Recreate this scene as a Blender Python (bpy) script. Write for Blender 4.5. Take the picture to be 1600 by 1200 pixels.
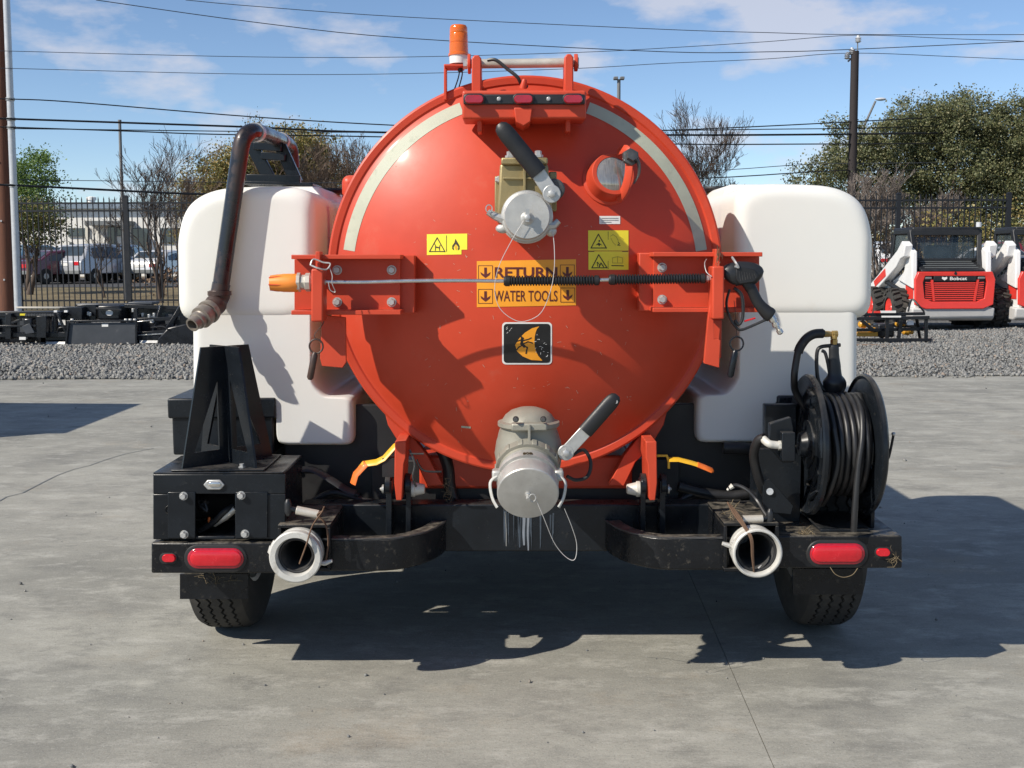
import bpy, math, random
import numpy as np
import bmesh
from mathutils import Vector, Matrix

for o in list(bpy.data.objects):
    bpy.data.objects.remove(o)
S = bpy.context.scene
COL = S.collection
random.seed(7)
R = math.radians

# ------------------------------------------------------------------ camera
CAM = Vector((-0.048, -3.76, 1.45))
CROT = Matrix.Rotation(R(90 - 6.34), 3, 'X') @ Matrix.Rotation(R(-0.2), 3, 'Z')
cd = bpy.data.cameras.new('camera')
cd.sensor_width = 36
cd.lens = 40.5
cd.clip_start = 0.05
cd.clip_end = 5000
cam = bpy.data.objects.new('camera', cd)
cam.matrix_world = Matrix.Translation(CAM) @ CROT.to_4x4()
COL.objects.link(cam)
S.camera = cam

# ------------------------------------------------------------------ light
SUN_TRAVEL = Vector((1.0, 0.66, -0.99)).normalized()
SUN_EL = math.asin(-SUN_TRAVEL.z)
SUN_AZ = math.atan2(-SUN_TRAVEL.x, -SUN_TRAVEL.y)
sd = bpy.data.lights.new('sun', 'SUN')
sd.energy = 4.3
sd.angle = R(0.53)
sd.color = (1.0, 0.93, 0.82)
sun = bpy.data.objects.new('sun', sd)
sun.rotation_euler = SUN_TRAVEL.to_track_quat('-Z', 'Y').to_euler()
sun.location = (-8, -8, 12)
COL.objects.link(sun)

world = bpy.data.worlds.new('World')
S.world = world
world.use_nodes = True
nt = world.node_tree
nt.nodes.clear()
n_out = nt.nodes.new('ShaderNodeOutputWorld')
n_bg = nt.nodes.new('ShaderNodeBackground')
n_sky = nt.nodes.new('ShaderNodeTexSky')
n_sky.sky_type = 'NISHITA'
n_sky.sun_disc = False
n_sky.sun_elevation = SUN_EL
n_sky.sun_rotation = SUN_AZ % (2 * math.pi)
n_sky.air_density = 0.75
n_sky.dust_density = 0.0
n_sky.ozone_density = 3.0
n_bg.inputs['Strength'].default_value = 0.10
# thin scattered clouds, part of the sky itself
n_tc = nt.nodes.new('ShaderNodeTexCoord')
n_map = nt.nodes.new('ShaderNodeMapping')
n_map.inputs['Scale'].default_value = (6.0, 6.0, 15.0)
n_map.inputs['Location'].default_value = (1.3, 2.2, 0.4)
n_no = nt.nodes.new('ShaderNodeTexNoise')
n_no.inputs['Scale'].default_value = 1.35
n_no.inputs['Detail'].default_value = 7
n_no.inputs['Roughness'].default_value = 0.55
n_rp = nt.nodes.new('ShaderNodeValToRGB')
n_rp.color_ramp.elements[0].position = 0.53
n_rp.color_ramp.elements[0].color = (0, 0, 0, 1)
n_rp.color_ramp.elements[1].position = 0.66
n_rp.color_ramp.elements[1].color = (0.62, 0.62, 0.62, 1)
n_mix = nt.nodes.new('ShaderNodeMix')
n_mix.data_type = 'RGBA'
n_mix.inputs['B'].default_value = (5.6, 5.5, 5.9, 1)
nt.links.new(n_tc.outputs['Generated'], n_map.inputs['Vector'])
nt.links.new(n_map.outputs['Vector'], n_no.inputs['Vector'])
nt.links.new(n_no.outputs['Fac'], n_rp.inputs['Fac'])
nt.links.new(n_rp.outputs['Color'], n_mix.inputs['Factor'])
nt.links.new(n_sky.outputs['Color'], n_mix.inputs['A'])
nt.links.new(n_mix.outputs['Result'], n_bg.inputs['Color'])
nt.links.new(n_bg.outputs['Background'], n_out.inputs['Surface'])

S.view_settings.view_transform = 'Standard'
S.view_settings.look = 'None'
S.view_settings.exposure = 0.42
S.view_settings.gamma = 1.0
S.view_settings.use_curve_mapping = False
S.render.engine = 'CYCLES'
S.render.resolution_x = 1024
S.render.resolution_y = 768

# ------------------------------------------------------------------ placing helpers
def ray(px, py):
    return (CROT @ Vector(((px - 800) / 1800, (600 - py) / 1800, -1))).normalized()
def W(px, py, Y):
    d = ray(px, py)
    return CAM + d * ((Y - CAM.y) / d.y)
def G(px, py, z=0.0):
    d = ray(px, py)
    return CAM + d * ((z - CAM.z) / d.z)
def M_(n, Y):                       # n photo pixels in metres at depth Y
    return n * (Y - CAM.y) / 1800

# ------------------------------------------------------------------ materials
MATS = {}
def mat(name, col, rough=0.5, metal=0.0, var=0.12, vs=6.0, bump=0.0, bs=80.0,
        dirt=None, da=0.5, ds=5.0, coat=0.0, island=0.0, stretch=None, spec=0.5, trans=0.0, sss=0.0, dirt2=None):
    m = bpy.data.materials.new(name)
    m.use_nodes = True
    t = m.node_tree
    b = t.nodes['Principled BSDF']
    b.inputs['Metallic'].default_value = metal
    b.inputs['Specular IOR Level'].default_value = spec
    if coat:
        b.inputs['Coat Weight'].default_value = coat
        b.inputs['Coat Roughness'].default_value = 0.12
    if trans:
        b.inputs['Transmission Weight'].default_value = trans
    if sss:
        b.inputs['Subsurface Weight'].default_value = sss
        b.inputs['Subsurface Radius'].default_value = (0.06, 0.045, 0.02)
        b.inputs['Subsurface Scale'].default_value = 0.5
    tc = t.nodes.new('ShaderNodeTexCoord')
    vec = tc.outputs['Object']
    if stretch:
        mp = t.nodes.new('ShaderNodeMapping')
        mp.inputs['Scale'].default_value = stretch
        t.links.new(vec, mp.inputs['Vector'])
        vec = mp.outputs['Vector']
    n1 = t.nodes.new('ShaderNodeTexNoise')
    n1.inputs['Scale'].default_value = vs
    n1.inputs['Detail'].default_value = 6
    n1.inputs['Roughness'].default_value = 0.6
    t.links.new(vec, n1.inputs['Vector'])
    mr = t.nodes.new('ShaderNodeMapRange')
    mr.inputs['From Min'].default_value = 0.25
    mr.inputs['From Max'].default_value = 0.75
    mr.inputs['To Min'].default_value = 1 - var
    mr.inputs['To Max'].default_value = 1 + var
    t.links.new(n1.outputs['Fac'], mr.inputs['Value'])
    mul = t.nodes.new('ShaderNodeVectorMath')
    mul.operation = 'SCALE'
    mul.inputs[0].default_value = col
    t.links.new(mr.outputs['Result'], mul.inputs['Scale'])
    cur = mul.outputs['Vector']
    if island:
        g = t.nodes.new('ShaderNodeNewGeometry')
        m2 = t.nodes.new('ShaderNodeMapRange')
        m2.inputs['To Min'].default_value = 1 - island
        m2.inputs['To Max'].default_value = 1 + island
        t.links.new(g.outputs['Random Per Island'], m2.inputs['Value'])
        mu2 = t.nodes.new('ShaderNodeVectorMath')
        mu2.operation = 'SCALE'
        t.links.new(cur, mu2.inputs[0])
        t.links.new(m2.outputs['Result'], mu2.inputs['Scale'])
        cur = mu2.outputs['Vector']
    rv = t.nodes.new('ShaderNodeMapRange')
    rv.inputs['From Min'].default_value = 0.3
    rv.inputs['From Max'].default_value = 0.7
    rv.inputs['To Min'].default_value = max(0.02, rough - 0.08)
    rv.inputs['To Max'].default_value = min(1, rough + 0.08)
    t.links.new(n1.outputs['Fac'], rv.inputs['Value'])
    rcur = rv.outputs['Result']
    for (dc, damt, dsc) in ([(dirt, da, ds)] if dirt else []) + ([dirt2] if dirt2 else []):
        n2 = t.nodes.new('ShaderNodeTexNoise')
        n2.inputs['Scale'].default_value = dsc
        n2.inputs['Detail'].default_value = 9
        n2.inputs['Roughness'].default_value = 0.72
        t.links.new(tc.outputs['Object'], n2.inputs['Vector'])
        rp = t.nodes.new('ShaderNodeMapRange')
        rp.inputs['From Min'].default_value = 0.66 - 0.25 * damt
        rp.inputs['From Max'].default_value = 0.80 - 0.2 * damt
        rp.inputs['To Max'].default_value = min(1.0, 0.35 + damt * 0.6)
        t.links.new(n2.outputs['Fac'], rp.inputs['Value'])
        mx = t.nodes.new('ShaderNodeMix')
        mx.data_type = 'RGBA'
        mx.inputs['B'].default_value = (*dc, 1)
        t.links.new(rp.outputs['Result'], mx.inputs['Factor'])
        t.links.new(cur, mx.inputs['A'])
        cur = mx.outputs['Result']
        m3 = t.nodes.new('ShaderNodeMix')
        m3.inputs['B'].default_value = 0.9
        t.links.new(rp.outputs['Result'], m3.inputs['Factor'])
        t.links.new(rcur, m3.inputs['A'])
        rcur = m3.outputs['Result']
    t.links.new(cur, b.inputs['Base Color'])
    t.links.new(rcur, b.inputs['Roughness'])
    if bump:
        nb = t.nodes.new('ShaderNodeTexNoise')
        nb.inputs['Scale'].default_value = bs
        nb.inputs['Detail'].default_value = 4
        t.links.new(vec, nb.inputs['Vector'])
        bp = t.nodes.new('ShaderNodeBump')
        bp.inputs['Strength'].default_value = bump
        bp.inputs['Distance'].default_value = 0.01
        t.links.new(nb.outputs['Fac'], bp.inputs['Height'])
        t.links.new(bp.outputs['Normal'], b.inputs['Normal'])
    MATS[name] = m
    return m

def settle(name, col, amount, scale=18):
    # dust lying on upward faces
    t = MATS[name].node_tree; b = t.nodes['Principled BSDF']; L = t.links.new
    g = t.nodes.new('ShaderNodeNewGeometry'); sx = t.nodes.new('ShaderNodeSeparateXYZ'); L(g.outputs['Normal'], sx.inputs[0])
    r1 = t.nodes.new('ShaderNodeMapRange'); r1.inputs['From Min'].default_value = 0.25; r1.inputs['From Max'].default_value = 0.95; L(sx.outputs['Z'], r1.inputs['Value'])
    n = t.nodes.new('ShaderNodeTexNoise'); n.inputs['Scale'].default_value = scale; n.inputs['Detail'].default_value = 8; n.inputs['Roughness'].default_value = 0.7; L(g.outputs['Position'], n.inputs['Vector'])
    r2 = t.nodes.new('ShaderNodeMapRange'); r2.inputs['From Min'].default_value = 0.38; r2.inputs['From Max'].default_value = 0.68; r2.inputs['To Max'].default_value = amount; L(n.outputs['Fac'], r2.inputs['Value'])
    mu = t.nodes.new('ShaderNodeMath'); mu.operation = 'MULTIPLY'; L(r1.outputs['Result'], mu.inputs[0]); L(r2.outputs['Result'], mu.inputs[1])
    src = b.inputs['Base Color'].links[0].from_socket; mx = t.nodes.new('ShaderNodeMix'); mx.data_type = 'RGBA'; mx.inputs['B'].default_value = (*col, 1)
    L(mu.outputs[0], mx.inputs['Factor']); L(src, mx.inputs['A']); L(mx.outputs['Result'], b.inputs['Base Color'])
    rs_ = b.inputs['Roughness'].links[0].from_socket; m2 = t.nodes.new('ShaderNodeMix'); m2.inputs['B'].default_value = 0.9
    L(mu.outputs[0], m2.inputs['Factor']); L(rs_, m2.inputs['A']); L(m2.outputs['Result'], b.inputs['Roughness'])
TAN = (0.20, 0.165, 0.12)
RUST = (0.16, 0.06, 0.03)
mat('red_paint', (0.53, 0.053, 0.020), 0.46, var=0.15, vs=2.5, coat=0.08, spec=0.36, dirt=(0.47, 0.11, 0.065), da=0.30, ds=5, bump=0.06, bs=9, dirt2=((0.30, 0.035, 0.018), 0.10, 16))
mat('red_bracket', (0.53, 0.062, 0.028), 0.42, var=0.10, vs=7, spec=0.3, dirt=(0.42, 0.12, 0.08), da=0.2, ds=14)
mat('black_steel', (0.009, 0.0115, 0.015), 0.24, var=0.3, vs=9, dirt=(0.075, 0.067, 0.055), da=0.20, ds=30, spec=0.32, bump=0.03, bs=60)
mat('black_dirty', (0.008, 0.009, 0.011), 0.28, var=0.3, vs=9, spec=0.32, dirt=(0.14, 0.12, 0.09), da=0.34, ds=42, bump=0.10, bs=90, dirt2=((0.12, 0.06, 0.035), 0.06, 9))
mat('worn_steel', (0.09, 0.09, 0.09), 0.42, metal=0.5, var=0.4, vs=20, dirt=(0.16, 0.13, 0.10), da=0.3, ds=30, bump=0.1)
mat('poly', (0.90, 0.90, 0.865), 0.42, var=0.03, vs=2.0, dirt=(0.66, 0.59, 0.45), da=0.16, ds=2.4, bump=0.03, bs=9)
def _glow():
    t = MATS['poly'].node_tree; b = t.nodes['Principled BSDF']; out = t.nodes['Material Output']
    tr = t.nodes.new('ShaderNodeBsdfTranslucent'); tr.inputs['Color'].default_value = (0.96, 0.86, 0.60, 1)
    mx = t.nodes.new('ShaderNodeMixShader'); mx.inputs['Fac'].default_value = 0.22
    t.links.new(b.outputs['BSDF'], mx.inputs[1]); t.links.new(tr.outputs['BSDF'], mx.inputs[2]); t.links.new(mx.outputs['Shader'], out.inputs['Surface'])
_glow()
mat('rubber', (0.014, 0.014, 0.015), 0.55, var=0.25, vs=12, dirt=(0.08, 0.07, 0.058), da=0.18, ds=20)
mat('hose_rubber', (0.018, 0.018, 0.019), 0.42, var=0.25, vs=20, dirt=(0.07, 0.065, 0.06), da=0.15, ds=30)
mat('tyre', (0.034, 0.032, 0.029), 0.85, var=0.25, vs=10, dirt=(0.095, 0.084, 0.068), da=0.55, ds=8, bump=0.1, bs=120)
mat('cast_aluminium', (0.50, 0.49, 0.46), 0.50, metal=0.55, var=0.18, vs=14, bump=0.06, bs=180, dirt=(0.30, 0.28, 0.24), da=0.35, ds=13)
mat('cast_putty', (0.30, 0.285, 0.235), 0.52, metal=0.3, var=0.14, vs=12, bump=0.06, bs=160, dirt=(0.16, 0.15, 0.12), da=0.25, ds=12)
mat('brass_olive', (0.33, 0.26, 0.125), 0.44, metal=0.45, var=0.18, vs=14, bump=0.05, bs=160, dirt=(0.16, 0.12, 0.06), da=0.3, ds=14)
mat('brass', (0.42, 0.28, 0.10), 0.35, metal=0.8, var=0.2, vs=30)
mat('zinc', (0.50, 0.495, 0.475), 0.42, metal=0.6, var=0.15, vs=40, dirt=(0.35, 0.33, 0.30), da=0.25, ds=40)
mat('bright_steel', (0.66, 0.64, 0.60), 0.22, metal=0.9, var=0.1, vs=30)
mat('pin_rod', (0.55, 0.51, 0.44), 0.40, metal=0.35, var=0.1, vs=18, dirt=(0.30, 0.24, 0.17), da=0.2, ds=15)
mat('white_cast', (0.56, 0.55, 0.51), 0.5, metal=0.15, var=0.15, vs=20, dirt=(0.20, 0.18, 0.14), da=0.55, ds=20, bump=0.05)
mat('cone_bush', (0.60, 0.58, 0.52), 0.5, metal=0.2, var=0.1, vs=20, dirt=(0.3, 0.27, 0.2), da=0.3, ds=18)
mat('rust_pipe', (0.060, 0.036, 0.029), 0.45, metal=0.2, var=0.4, vs=10, dirt=(0.10, 0.048, 0.030), da=0.5, ds=9, bump=0.05)
mat('pipe_black', (0.022, 0.022, 0.024), 0.25, metal=0.3, var=0.3, vs=10, dirt=(0.070, 0.034, 0.025), da=0.75, ds=5, coat=0.3)
mat('pipe_fitting', (0.27, 0.235, 0.20), 0.45, metal=0.5, var=0.2, vs=16, dirt=(0.12, 0.09, 0.07), da=0.35, ds=18)
mat('grip', (0.012, 0.012, 0.013), 0.45, var=0.2, vs=20, bump=0.05, bs=200)
mat('plastic_black', (0.016, 0.017, 0.019), 0.42, var=0.15, vs=20, bump=0.05, bs=200)
mat('orange_plastic', (0.85, 0.26, 0.035), 0.42, var=0.05, vs=20, dirt=(0.5, 0.2, 0.06), da=0.15, ds=30)
mat('amber', (0.85, 0.17, 0.01), 0.14, var=0.05, vs=20, trans=0.25, coat=0.4)
mat('white_plastic', (0.72, 0.71, 0.68), 0.4, var=0.05)
mat('yellow_paint', (0.72, 0.40, 0.025), 0.4, var=0.08, vs=20, dirt=(0.40, 0.20, 0.04), da=0.2, ds=20)
mat('orange_paint', (0.75, 0.16, 0.025), 0.42, var=0.08, vs=20)
mat('red_lens', (0.56, 0.010, 0.020), 0.18, var=0.14, vs=30, coat=0.4, dirt=(0.55, 0.07, 0.08), da=0.35, ds=11)
mat('red_lens_dark', (0.36, 0.010, 0.024), 0.14, var=0.2, vs=60, coat=0.5)
mat('tape_pale', (0.43, 0.445, 0.35), 0.5, var=0.12, vs=9, spec=0.2, dirt=(0.33, 0.34, 0.27), da=0.45, ds=20, bump=0.05, bs=200)
mat('decal_yellow', (0.84, 0.70, 0.035), 0.42, var=0.04, vs=14)
mat('decal_orange', (0.86, 0.34, 0.020), 0.42, var=0.05, vs=14, dirt=(0.75, 0.24, 0.03), da=0.2, ds=18)
mat('decal_black', (0.012, 0.012, 0.013), 0.36, var=0.2, vs=30, dirt=(0.12, 0.11, 0.10), da=0.08, ds=30)
mat('decal_ink', (0.035, 0.025, 0.008), 0.5, var=0.2, vs=40)
mat('decal_faint', (0.42, 0.33, 0.03), 0.5, var=0.2, vs=40)
mat('decal_maroon', (0.10, 0.014, 0.012), 0.45, var=0.25, vs=40)
mat('decal_white', (0.78, 0.76, 0.72), 0.42, var=0.04, vs=30)
mat('glass_pale', (0.36, 0.34, 0.31), 0.12, metal=0.6, var=0.35, vs=50, stretch=(6, 1, 0.4))
mat('twine', (0.13, 0.075, 0.045), 0.9, var=0.3, vs=40)
mat('wire_white', (0.62, 0.60, 0.57), 0.4, metal=0.3, var=0.05)
mat('white_stain', (0.20, 0.22, 0.25), 0.6, var=0.15, vs=30)
mat('pale_stain', (0.05, 0.066, 0.086), 0.6, var=0.4, vs=30)
mat('mud', (0.20, 0.155, 0.09), 0.95, var=0.35, vs=40, bump=0.4, bs=120)
mat('dry_straw', (0.17, 0.13, 0.075), 0.9, var=0.3, vs=30)
# background
mat('wood_pole', (0.125, 0.048, 0.026), 0.85, var=0.35, vs=9, stretch=(8, 8, 0.5), bump=0.2, bs=40)
mat('dark_pole', (0.028, 0.022, 0.022), 0.85, var=0.3, vs=9, stretch=(8, 8, 0.5))
mat('galvanised', (0.52, 0.53, 0.54), 0.35, metal=0.25, var=0.12, vs=9)
mat('grey_pole', (0.17, 0.17, 0.17), 0.6, metal=0.2, var=0.15)
mat('cable', (0.010, 0.011, 0.013), 0.6, var=0.1)
mat('cable_thin', (0.05, 0.055, 0.065), 0.6, var=0.1)
mat('fence_black', (0.010, 0.011, 0.014), 0.5, var=0.15)
mat('insulator', (0.55, 0.56, 0.58), 0.35, var=0.08)
mat('bark', (0.085, 0.062, 0.048), 0.9, var=0.3, vs=7, stretch=(5, 5, 1))
mat('bark_pale', (0.20, 0.165, 0.14), 0.9, var=0.3, vs=7)
mat('twig_brown', (0.15, 0.105, 0.075), 0.9, var=0.3, vs=7, island=0.3)
mat('wall_white', (0.76, 0.74, 0.69), 0.8, var=0.05, vs=1.2, bump=0.05)
mat('wall_cream', (0.66, 0.62, 0.52), 0.8, var=0.06, vs=1.2)
mat('roof_blue', (0.20, 0.25, 0.30), 0.5, var=0.1)
mat('trim_grey', (0.16, 0.17, 0.17), 0.6, var=0.1)
mat('window_glass', (0.035, 0.048, 0.058), 0.07, var=0.3, vs=1, spec=0.8)
mat('cab_glass', (0.05, 0.07, 0.08), 0.06, var=0.4, vs=3, spec=0.7)
MATS['cab_glass'].node_tree.nodes['Principled BSDF'].inputs['Alpha'].default_value = 0.35
mat('loader_white', (0.80, 0.79, 0.77), 0.35, var=0.04, vs=4, coat=0.2, dirt=(0.55, 0.52, 0.47), da=0.12, ds=6)
mat('loader_red', (0.72, 0.045, 0.032), 0.36, var=0.06, vs=5, coat=0.2)
mat('loader_grey', (0.50, 0.49, 0.47), 0.5, var=0.06, vs=6)
mat('loader_black', (0.014, 0.015, 0.017), 0.5, var=0.2, vs=8)
mat('attach_black', (0.010, 0.011, 0.014), 0.28, var=0.25, vs=8, dirt=(0.10, 0.09, 0.08), da=0.1, ds=12)
mat('attach_grey', (0.055, 0.060, 0.068), 0.42, var=0.12, vs=6, dirt=(0.14, 0.14, 0.14), da=0.2, ds=6)
mat('attach_yellow', (0.60, 0.30, 0.03), 0.42, var=0.15, vs=9)
mat('sticker_white', (0.80, 0.79, 0.75), 0.5, var=0.04)
mat('pallet_wood', (0.20, 0.14, 0.10), 0.9, var=0.3, vs=8, stretch=(1, 6, 6))
mat('shadow_box_white', (0.55, 0.55, 0.53), 0.5, var=0.06, vs=2)

settle('black_dirty', (0.22, 0.195, 0.155), 0.75, 26)
settle('black_steel', (0.12, 0.11, 0.095), 0.45, 14)
settle('attach_black', (0.14, 0.13, 0.115), 0.25, 10)
settle('red_bracket', (0.45, 0.16, 0.11), 0.35, 20)
# ------------------------------------------------------------------ mesh builder
class MB:
    def __init__(s):
        s.v = []; s.f = []
    def add(s, vs, fs):
        n = len(s.v)
        s.v += [tuple(v) for v in vs]
        s.f += [[i + n for i in f] for f in fs]
        return s
    def hexa(s, a, b):
        return s.add(list(a) + list(b), [(0, 1, 2, 3), (7, 6, 5, 4), (0, 4, 5, 1), (1, 5, 6, 2), (2, 6, 7, 3), (3, 7, 4, 0)])
    def box(s, x0, x1, y0, y1, z0, z1):
        return s.hexa([(x0, y0, z0), (x1, y0, z0), (x1, y0, z1), (x0, y0, z1)], [(x0, y1, z0), (x1, y1, z0), (x1, y1, z1), (x0, y1, z1)])
    def pbox(s, x0, y0, x1, y1, Y0, Y1):
        a = [W(x0, y1, Y0), W(x1, y1, Y0), W(x1, y0, Y0), W(x0, y0, Y0)]
        return s.hexa(a, [(p.x, Y1, p.z) for p in a])
    def prism(s, pts, vec):
        pts = [Vector(p) for p in pts]; vec = Vector(vec); n = len(pts)
        return s.add(pts + [p + vec for p in pts], [list(range(n)), list(range(2 * n - 1, n - 1, -1))] + [(i, i + n, (i + 1) % n + n, (i + 1) % n) for i in range(n)])
    def ppoly(s, pl, Y0, Y1):
        return s.prism([W(x, y, Y0) for x, y in pl], (0, Y1 - Y0, 0))
    def obox(s, c, size, rot):
        c = Vector(c); hx, hy, hz = [k / 2 for k in size]
        def q(x, y, z): return c + rot @ Vector((x, y, z))
        return s.hexa([q(-hx, -hy, -hz), q(hx, -hy, -hz), q(hx, -hy, hz), q(-hx, -hy, hz)], [q(-hx, hy, -hz), q(hx, hy, -hz), q(hx, hy, hz), q(-hx, hy, hz)])
    def bar(s, p0, p1, w, t, up=(0, 0, 1)):       # rectangular bar
        p0 = Vector(p0); p1 = Vector(p1); d = (p1 - p0).normalized(); up = Vector(up)
        sx = d.cross(up)
        if sx.length < 1e-4: sx = d.cross(Vector((1, 0, 0)))
        sx.normalize(); u = sx.cross(d).normalized()
        o = [(-w / 2, -t / 2), (w / 2, -t / 2), (w / 2, t / 2), (-w / 2, t / 2)]
        return s.hexa([p0 + sx * a + u * b for a, b in o], [p1 + sx * a + u * b for a, b in o])
    def tube(s, pts, r, n=10, cap=True, closed=False, flat=1.0, up=None):
        pts = [Vector(p) for p in pts]; m = len(pts)
        rs = r if isinstance(r, (list, tuple)) else [r] * m
        t0 = None; vs = []; fs = []
        nrm = None
        for i in range(m):
            if closed: t = pts[(i + 1) % m] - pts[i - 1]
            elif i == 0: t = pts[1] - pts[0]
            elif i == m - 1: t = pts[-1] - pts[-2]
            else: t = (pts[i + 1] - pts[i]).normalized() + (pts[i] - pts[i - 1]).normalized()
            t.normalize()
            if nrm is None:
                a = Vector(up) if up else (Vector((0, 0, 1)) if abs(t.z) < 0.9 else Vector((1, 0, 0)))
                nrm = (a - t * a.dot(t)).normalized()
            else:
                nrm = (nrm - t * nrm.dot(t)).normalized()
            bn = t.cross(nrm)
            for k in range(n):
                an = 2 * math.pi * k / n
                vs.append(pts[i] + (nrm * math.cos(an) * flat + bn * math.sin(an)) * rs[i])
        for i in range(m if closed else m - 1):
            j = (i + 1) % m
            for k in range(n):
                fs.append((i * n + k, i * n + (k + 1) % n, j * n + (k + 1) % n, j * n + k))
        if cap and not closed:
            fs.append(list(range(n - 1, -1, -1))); fs.append([(m - 1) * n + k for k in range(n)])
        return s.add(vs, fs)
    def cyl(s, p0, p1, r0, r1=None, n=20, cap=True):
        return s.tube([p0, p1], [r0, r0 if r1 is None else r1], n, cap)
    def lathe(s, p, ax, prof, n=32, cap=True, ell=None):
        p = Vector(p); ax = Vector(ax).normalized()
        a = Vector((0, 0, 1)) if abs(ax.z) < 0.9 else Vector((1, 0, 0))
        u = (a - ax * a.dot(ax)).normalized(); w = ax.cross(u)
        eu, ew = ell or (1, 1)
        vs = []; fs = []
        for t, r in prof:
            for k in range(n):
                an = 2 * math.pi * k / n
                vs.append(p + ax * t + (u * math.cos(an) * eu + w * math.sin(an) * ew) * r)
        for i in range(len(prof) - 1):
            for k in range(n):
                fs.append((i * n + k, i * n + (k + 1) % n, (i + 1) * n + (k + 1) % n, (i + 1) * n + k))
        if cap:
            fs.append(list(range(n - 1, -1, -1))); fs.append([(len(prof) - 1) * n + k for k in range(n)])
        return s.add(vs, fs)
    def ball(s, c, r, n=14, m=9, sc=(1, 1, 1)):
        c = Vector(c); vs = []; fs = []
        for i in range(m + 1):
            th = math.pi * i / m
            for k in range(n):
                an = 2 * math.pi * k / n
                vs.append(c + Vector((math.sin(th) * math.cos(an) * sc[0], math.sin(th) * math.sin(an) * sc[1], math.cos(th) * sc[2])) * r)
        for i in range(m):
            for k in range(n):
                fs.append((i * n + k, i * n + (k + 1) % n, (i + 1) * n + (k + 1) % n, (i + 1) * n + k))
        return s.add(vs, fs)
    def strip(s, path, z0, z1, th):                # upright plate following a plan path [(x,y)], thickness th inward
        m = len(path); P = [Vector((x, y, 0)) for x, y in path]; N = []
        for i in range(m):
            t = (P[min(i + 1, m - 1)] - P[max(i - 1, 0)]).normalized(); N.append(Vector((-t.y, t.x, 0)))
        vs = []; fs = []
        for i in range(m):
            a = P[i]; b = P[i] + N[i] * th
            vs += [(a.x, a.y, z0), (a.x, a.y, z1), (b.x, b.y, z1), (b.x, b.y, z0)]
        for i in range(m - 1):
            for k in range(4):
                fs.append((i * 4 + k, i * 4 + (k + 1) % 4, i * 4 + 4 + (k + 1) % 4, i * 4 + 4 + k))
        fs += [(0, 1, 2, 3), tuple((m - 1) * 4 + k for k in (3, 2, 1, 0))]
        return s.add(vs, fs)

WL = {}
def wl(o):
    return WL.get(o.name, Vector((0, 0, 0))) if o else Vector((0, 0, 0))
def build(mb, name, material, parent=None, bev=0.0, seg=2, sm=38, recalc=True):
    vs = np.array(mb.v, dtype=np.float64)
    c = (vs.min(0) + vs.max(0)) / 2
    me = bpy.data.meshes.new(name)
    me.from_pydata((vs - c).tolist(), [], mb.f)
    if recalc:
        b = bmesh.new(); b.from_mesh(me)
        bmesh.ops.recalc_face_normals(b, faces=b.faces); b.to_mesh(me); b.free()
    if sm:
        me.polygons.foreach_set('use_smooth', [True] * len(me.polygons))
        me.set_sharp_from_angle(angle=R(sm))
    me.materials.append(MATS[material])
    o = bpy.data.objects.new(name, me)
    COL.objects.link(o)
    c = Vector(c)
    if parent:
        o.parent = parent
    o.location = c - wl(parent)
    WL[o.name] = c
    if bev:
        md = o.modifiers.new('edge', 'BEVEL'); md.width = bev; md.segments = seg; md.limit_method = 'ANGLE'; md.angle_limit = R(40)
    return o
def thing(name, label, cat, loc=(0, 0, 0), group=None):
    o = bpy.data.objects.new(name, None)
    o.empty_display_size = 0.1
    COL.objects.link(o)
    o.location = loc
    WL[o.name] = Vector(loc)
    return tag(o, label, cat, group)
def tag(o, label=None, cat=None, group=None, kind=None):
    if label: o['label'] = label
    if cat: o['category'] = cat
    if group: o['group'] = group
    if kind: o['kind'] = kind
    return o
def dup(root, loc, rotz, label, group=None):
    def cp(o, par):
        c = o.copy(); COL.objects.link(c)
        if par: c.parent = par
        for ch in o.children: cp(ch, c)
        return c
    r = cp(root, None)
    r.location = loc; r.rotation_euler = (0, 0, rotz); r['label'] = label
    if group: r['group'] = group
    return r
def spline(pts, k=6):                              # Catmull-Rom through points
    P = [Vector(p) for p in pts]; out = []
    for i in range(len(P) - 1):
        a = P[max(i - 1, 0)]; b = P[i]; c = P[i + 1]; d = P[min(i + 2, len(P) - 1)]
        for j in range(k):
            t = j / k
            out.append(0.5 * ((2 * b) + (c - a) * t + (2 * a - 5 * b + 4 * c - d) * t * t + (3 * b - a - 3 * c + d) * t ** 3))
    out.append(P[-1]); return out
def big_mesh(name, verts, faces, material, parent=None, smooth=False):
    """numpy verts (n,3), faces (m,k) -> object"""
    me = bpy.data.meshes.new(name)
    n, (m, k) = len(verts), faces.shape
    me.vertices.add(n); me.vertices.foreach_set('co', np.ascontiguousarray(verts, dtype=np.float32).ravel())
    me.loops.add(m * k); me.loops.foreach_set('vertex_index', np.ascontiguousarray(faces, dtype=np.int32).ravel())
    me.polygons.add(m); me.polygons.foreach_set('loop_start', np.arange(0, m * k, k, dtype=np.int32))
    if smooth: me.polygons.foreach_set('use_smooth', np.ones(m, dtype=bool))
    me.update(calc_edges=True); me.validate()
    me.materials.append(MATS[material])
    o = bpy.data.objects.new(name, me); COL.objects.link(o)
    if parent:
        o.parent = parent; o.location = -wl(parent)
    WL[o.name] = Vector((0, 0, 0))
    return o
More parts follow.
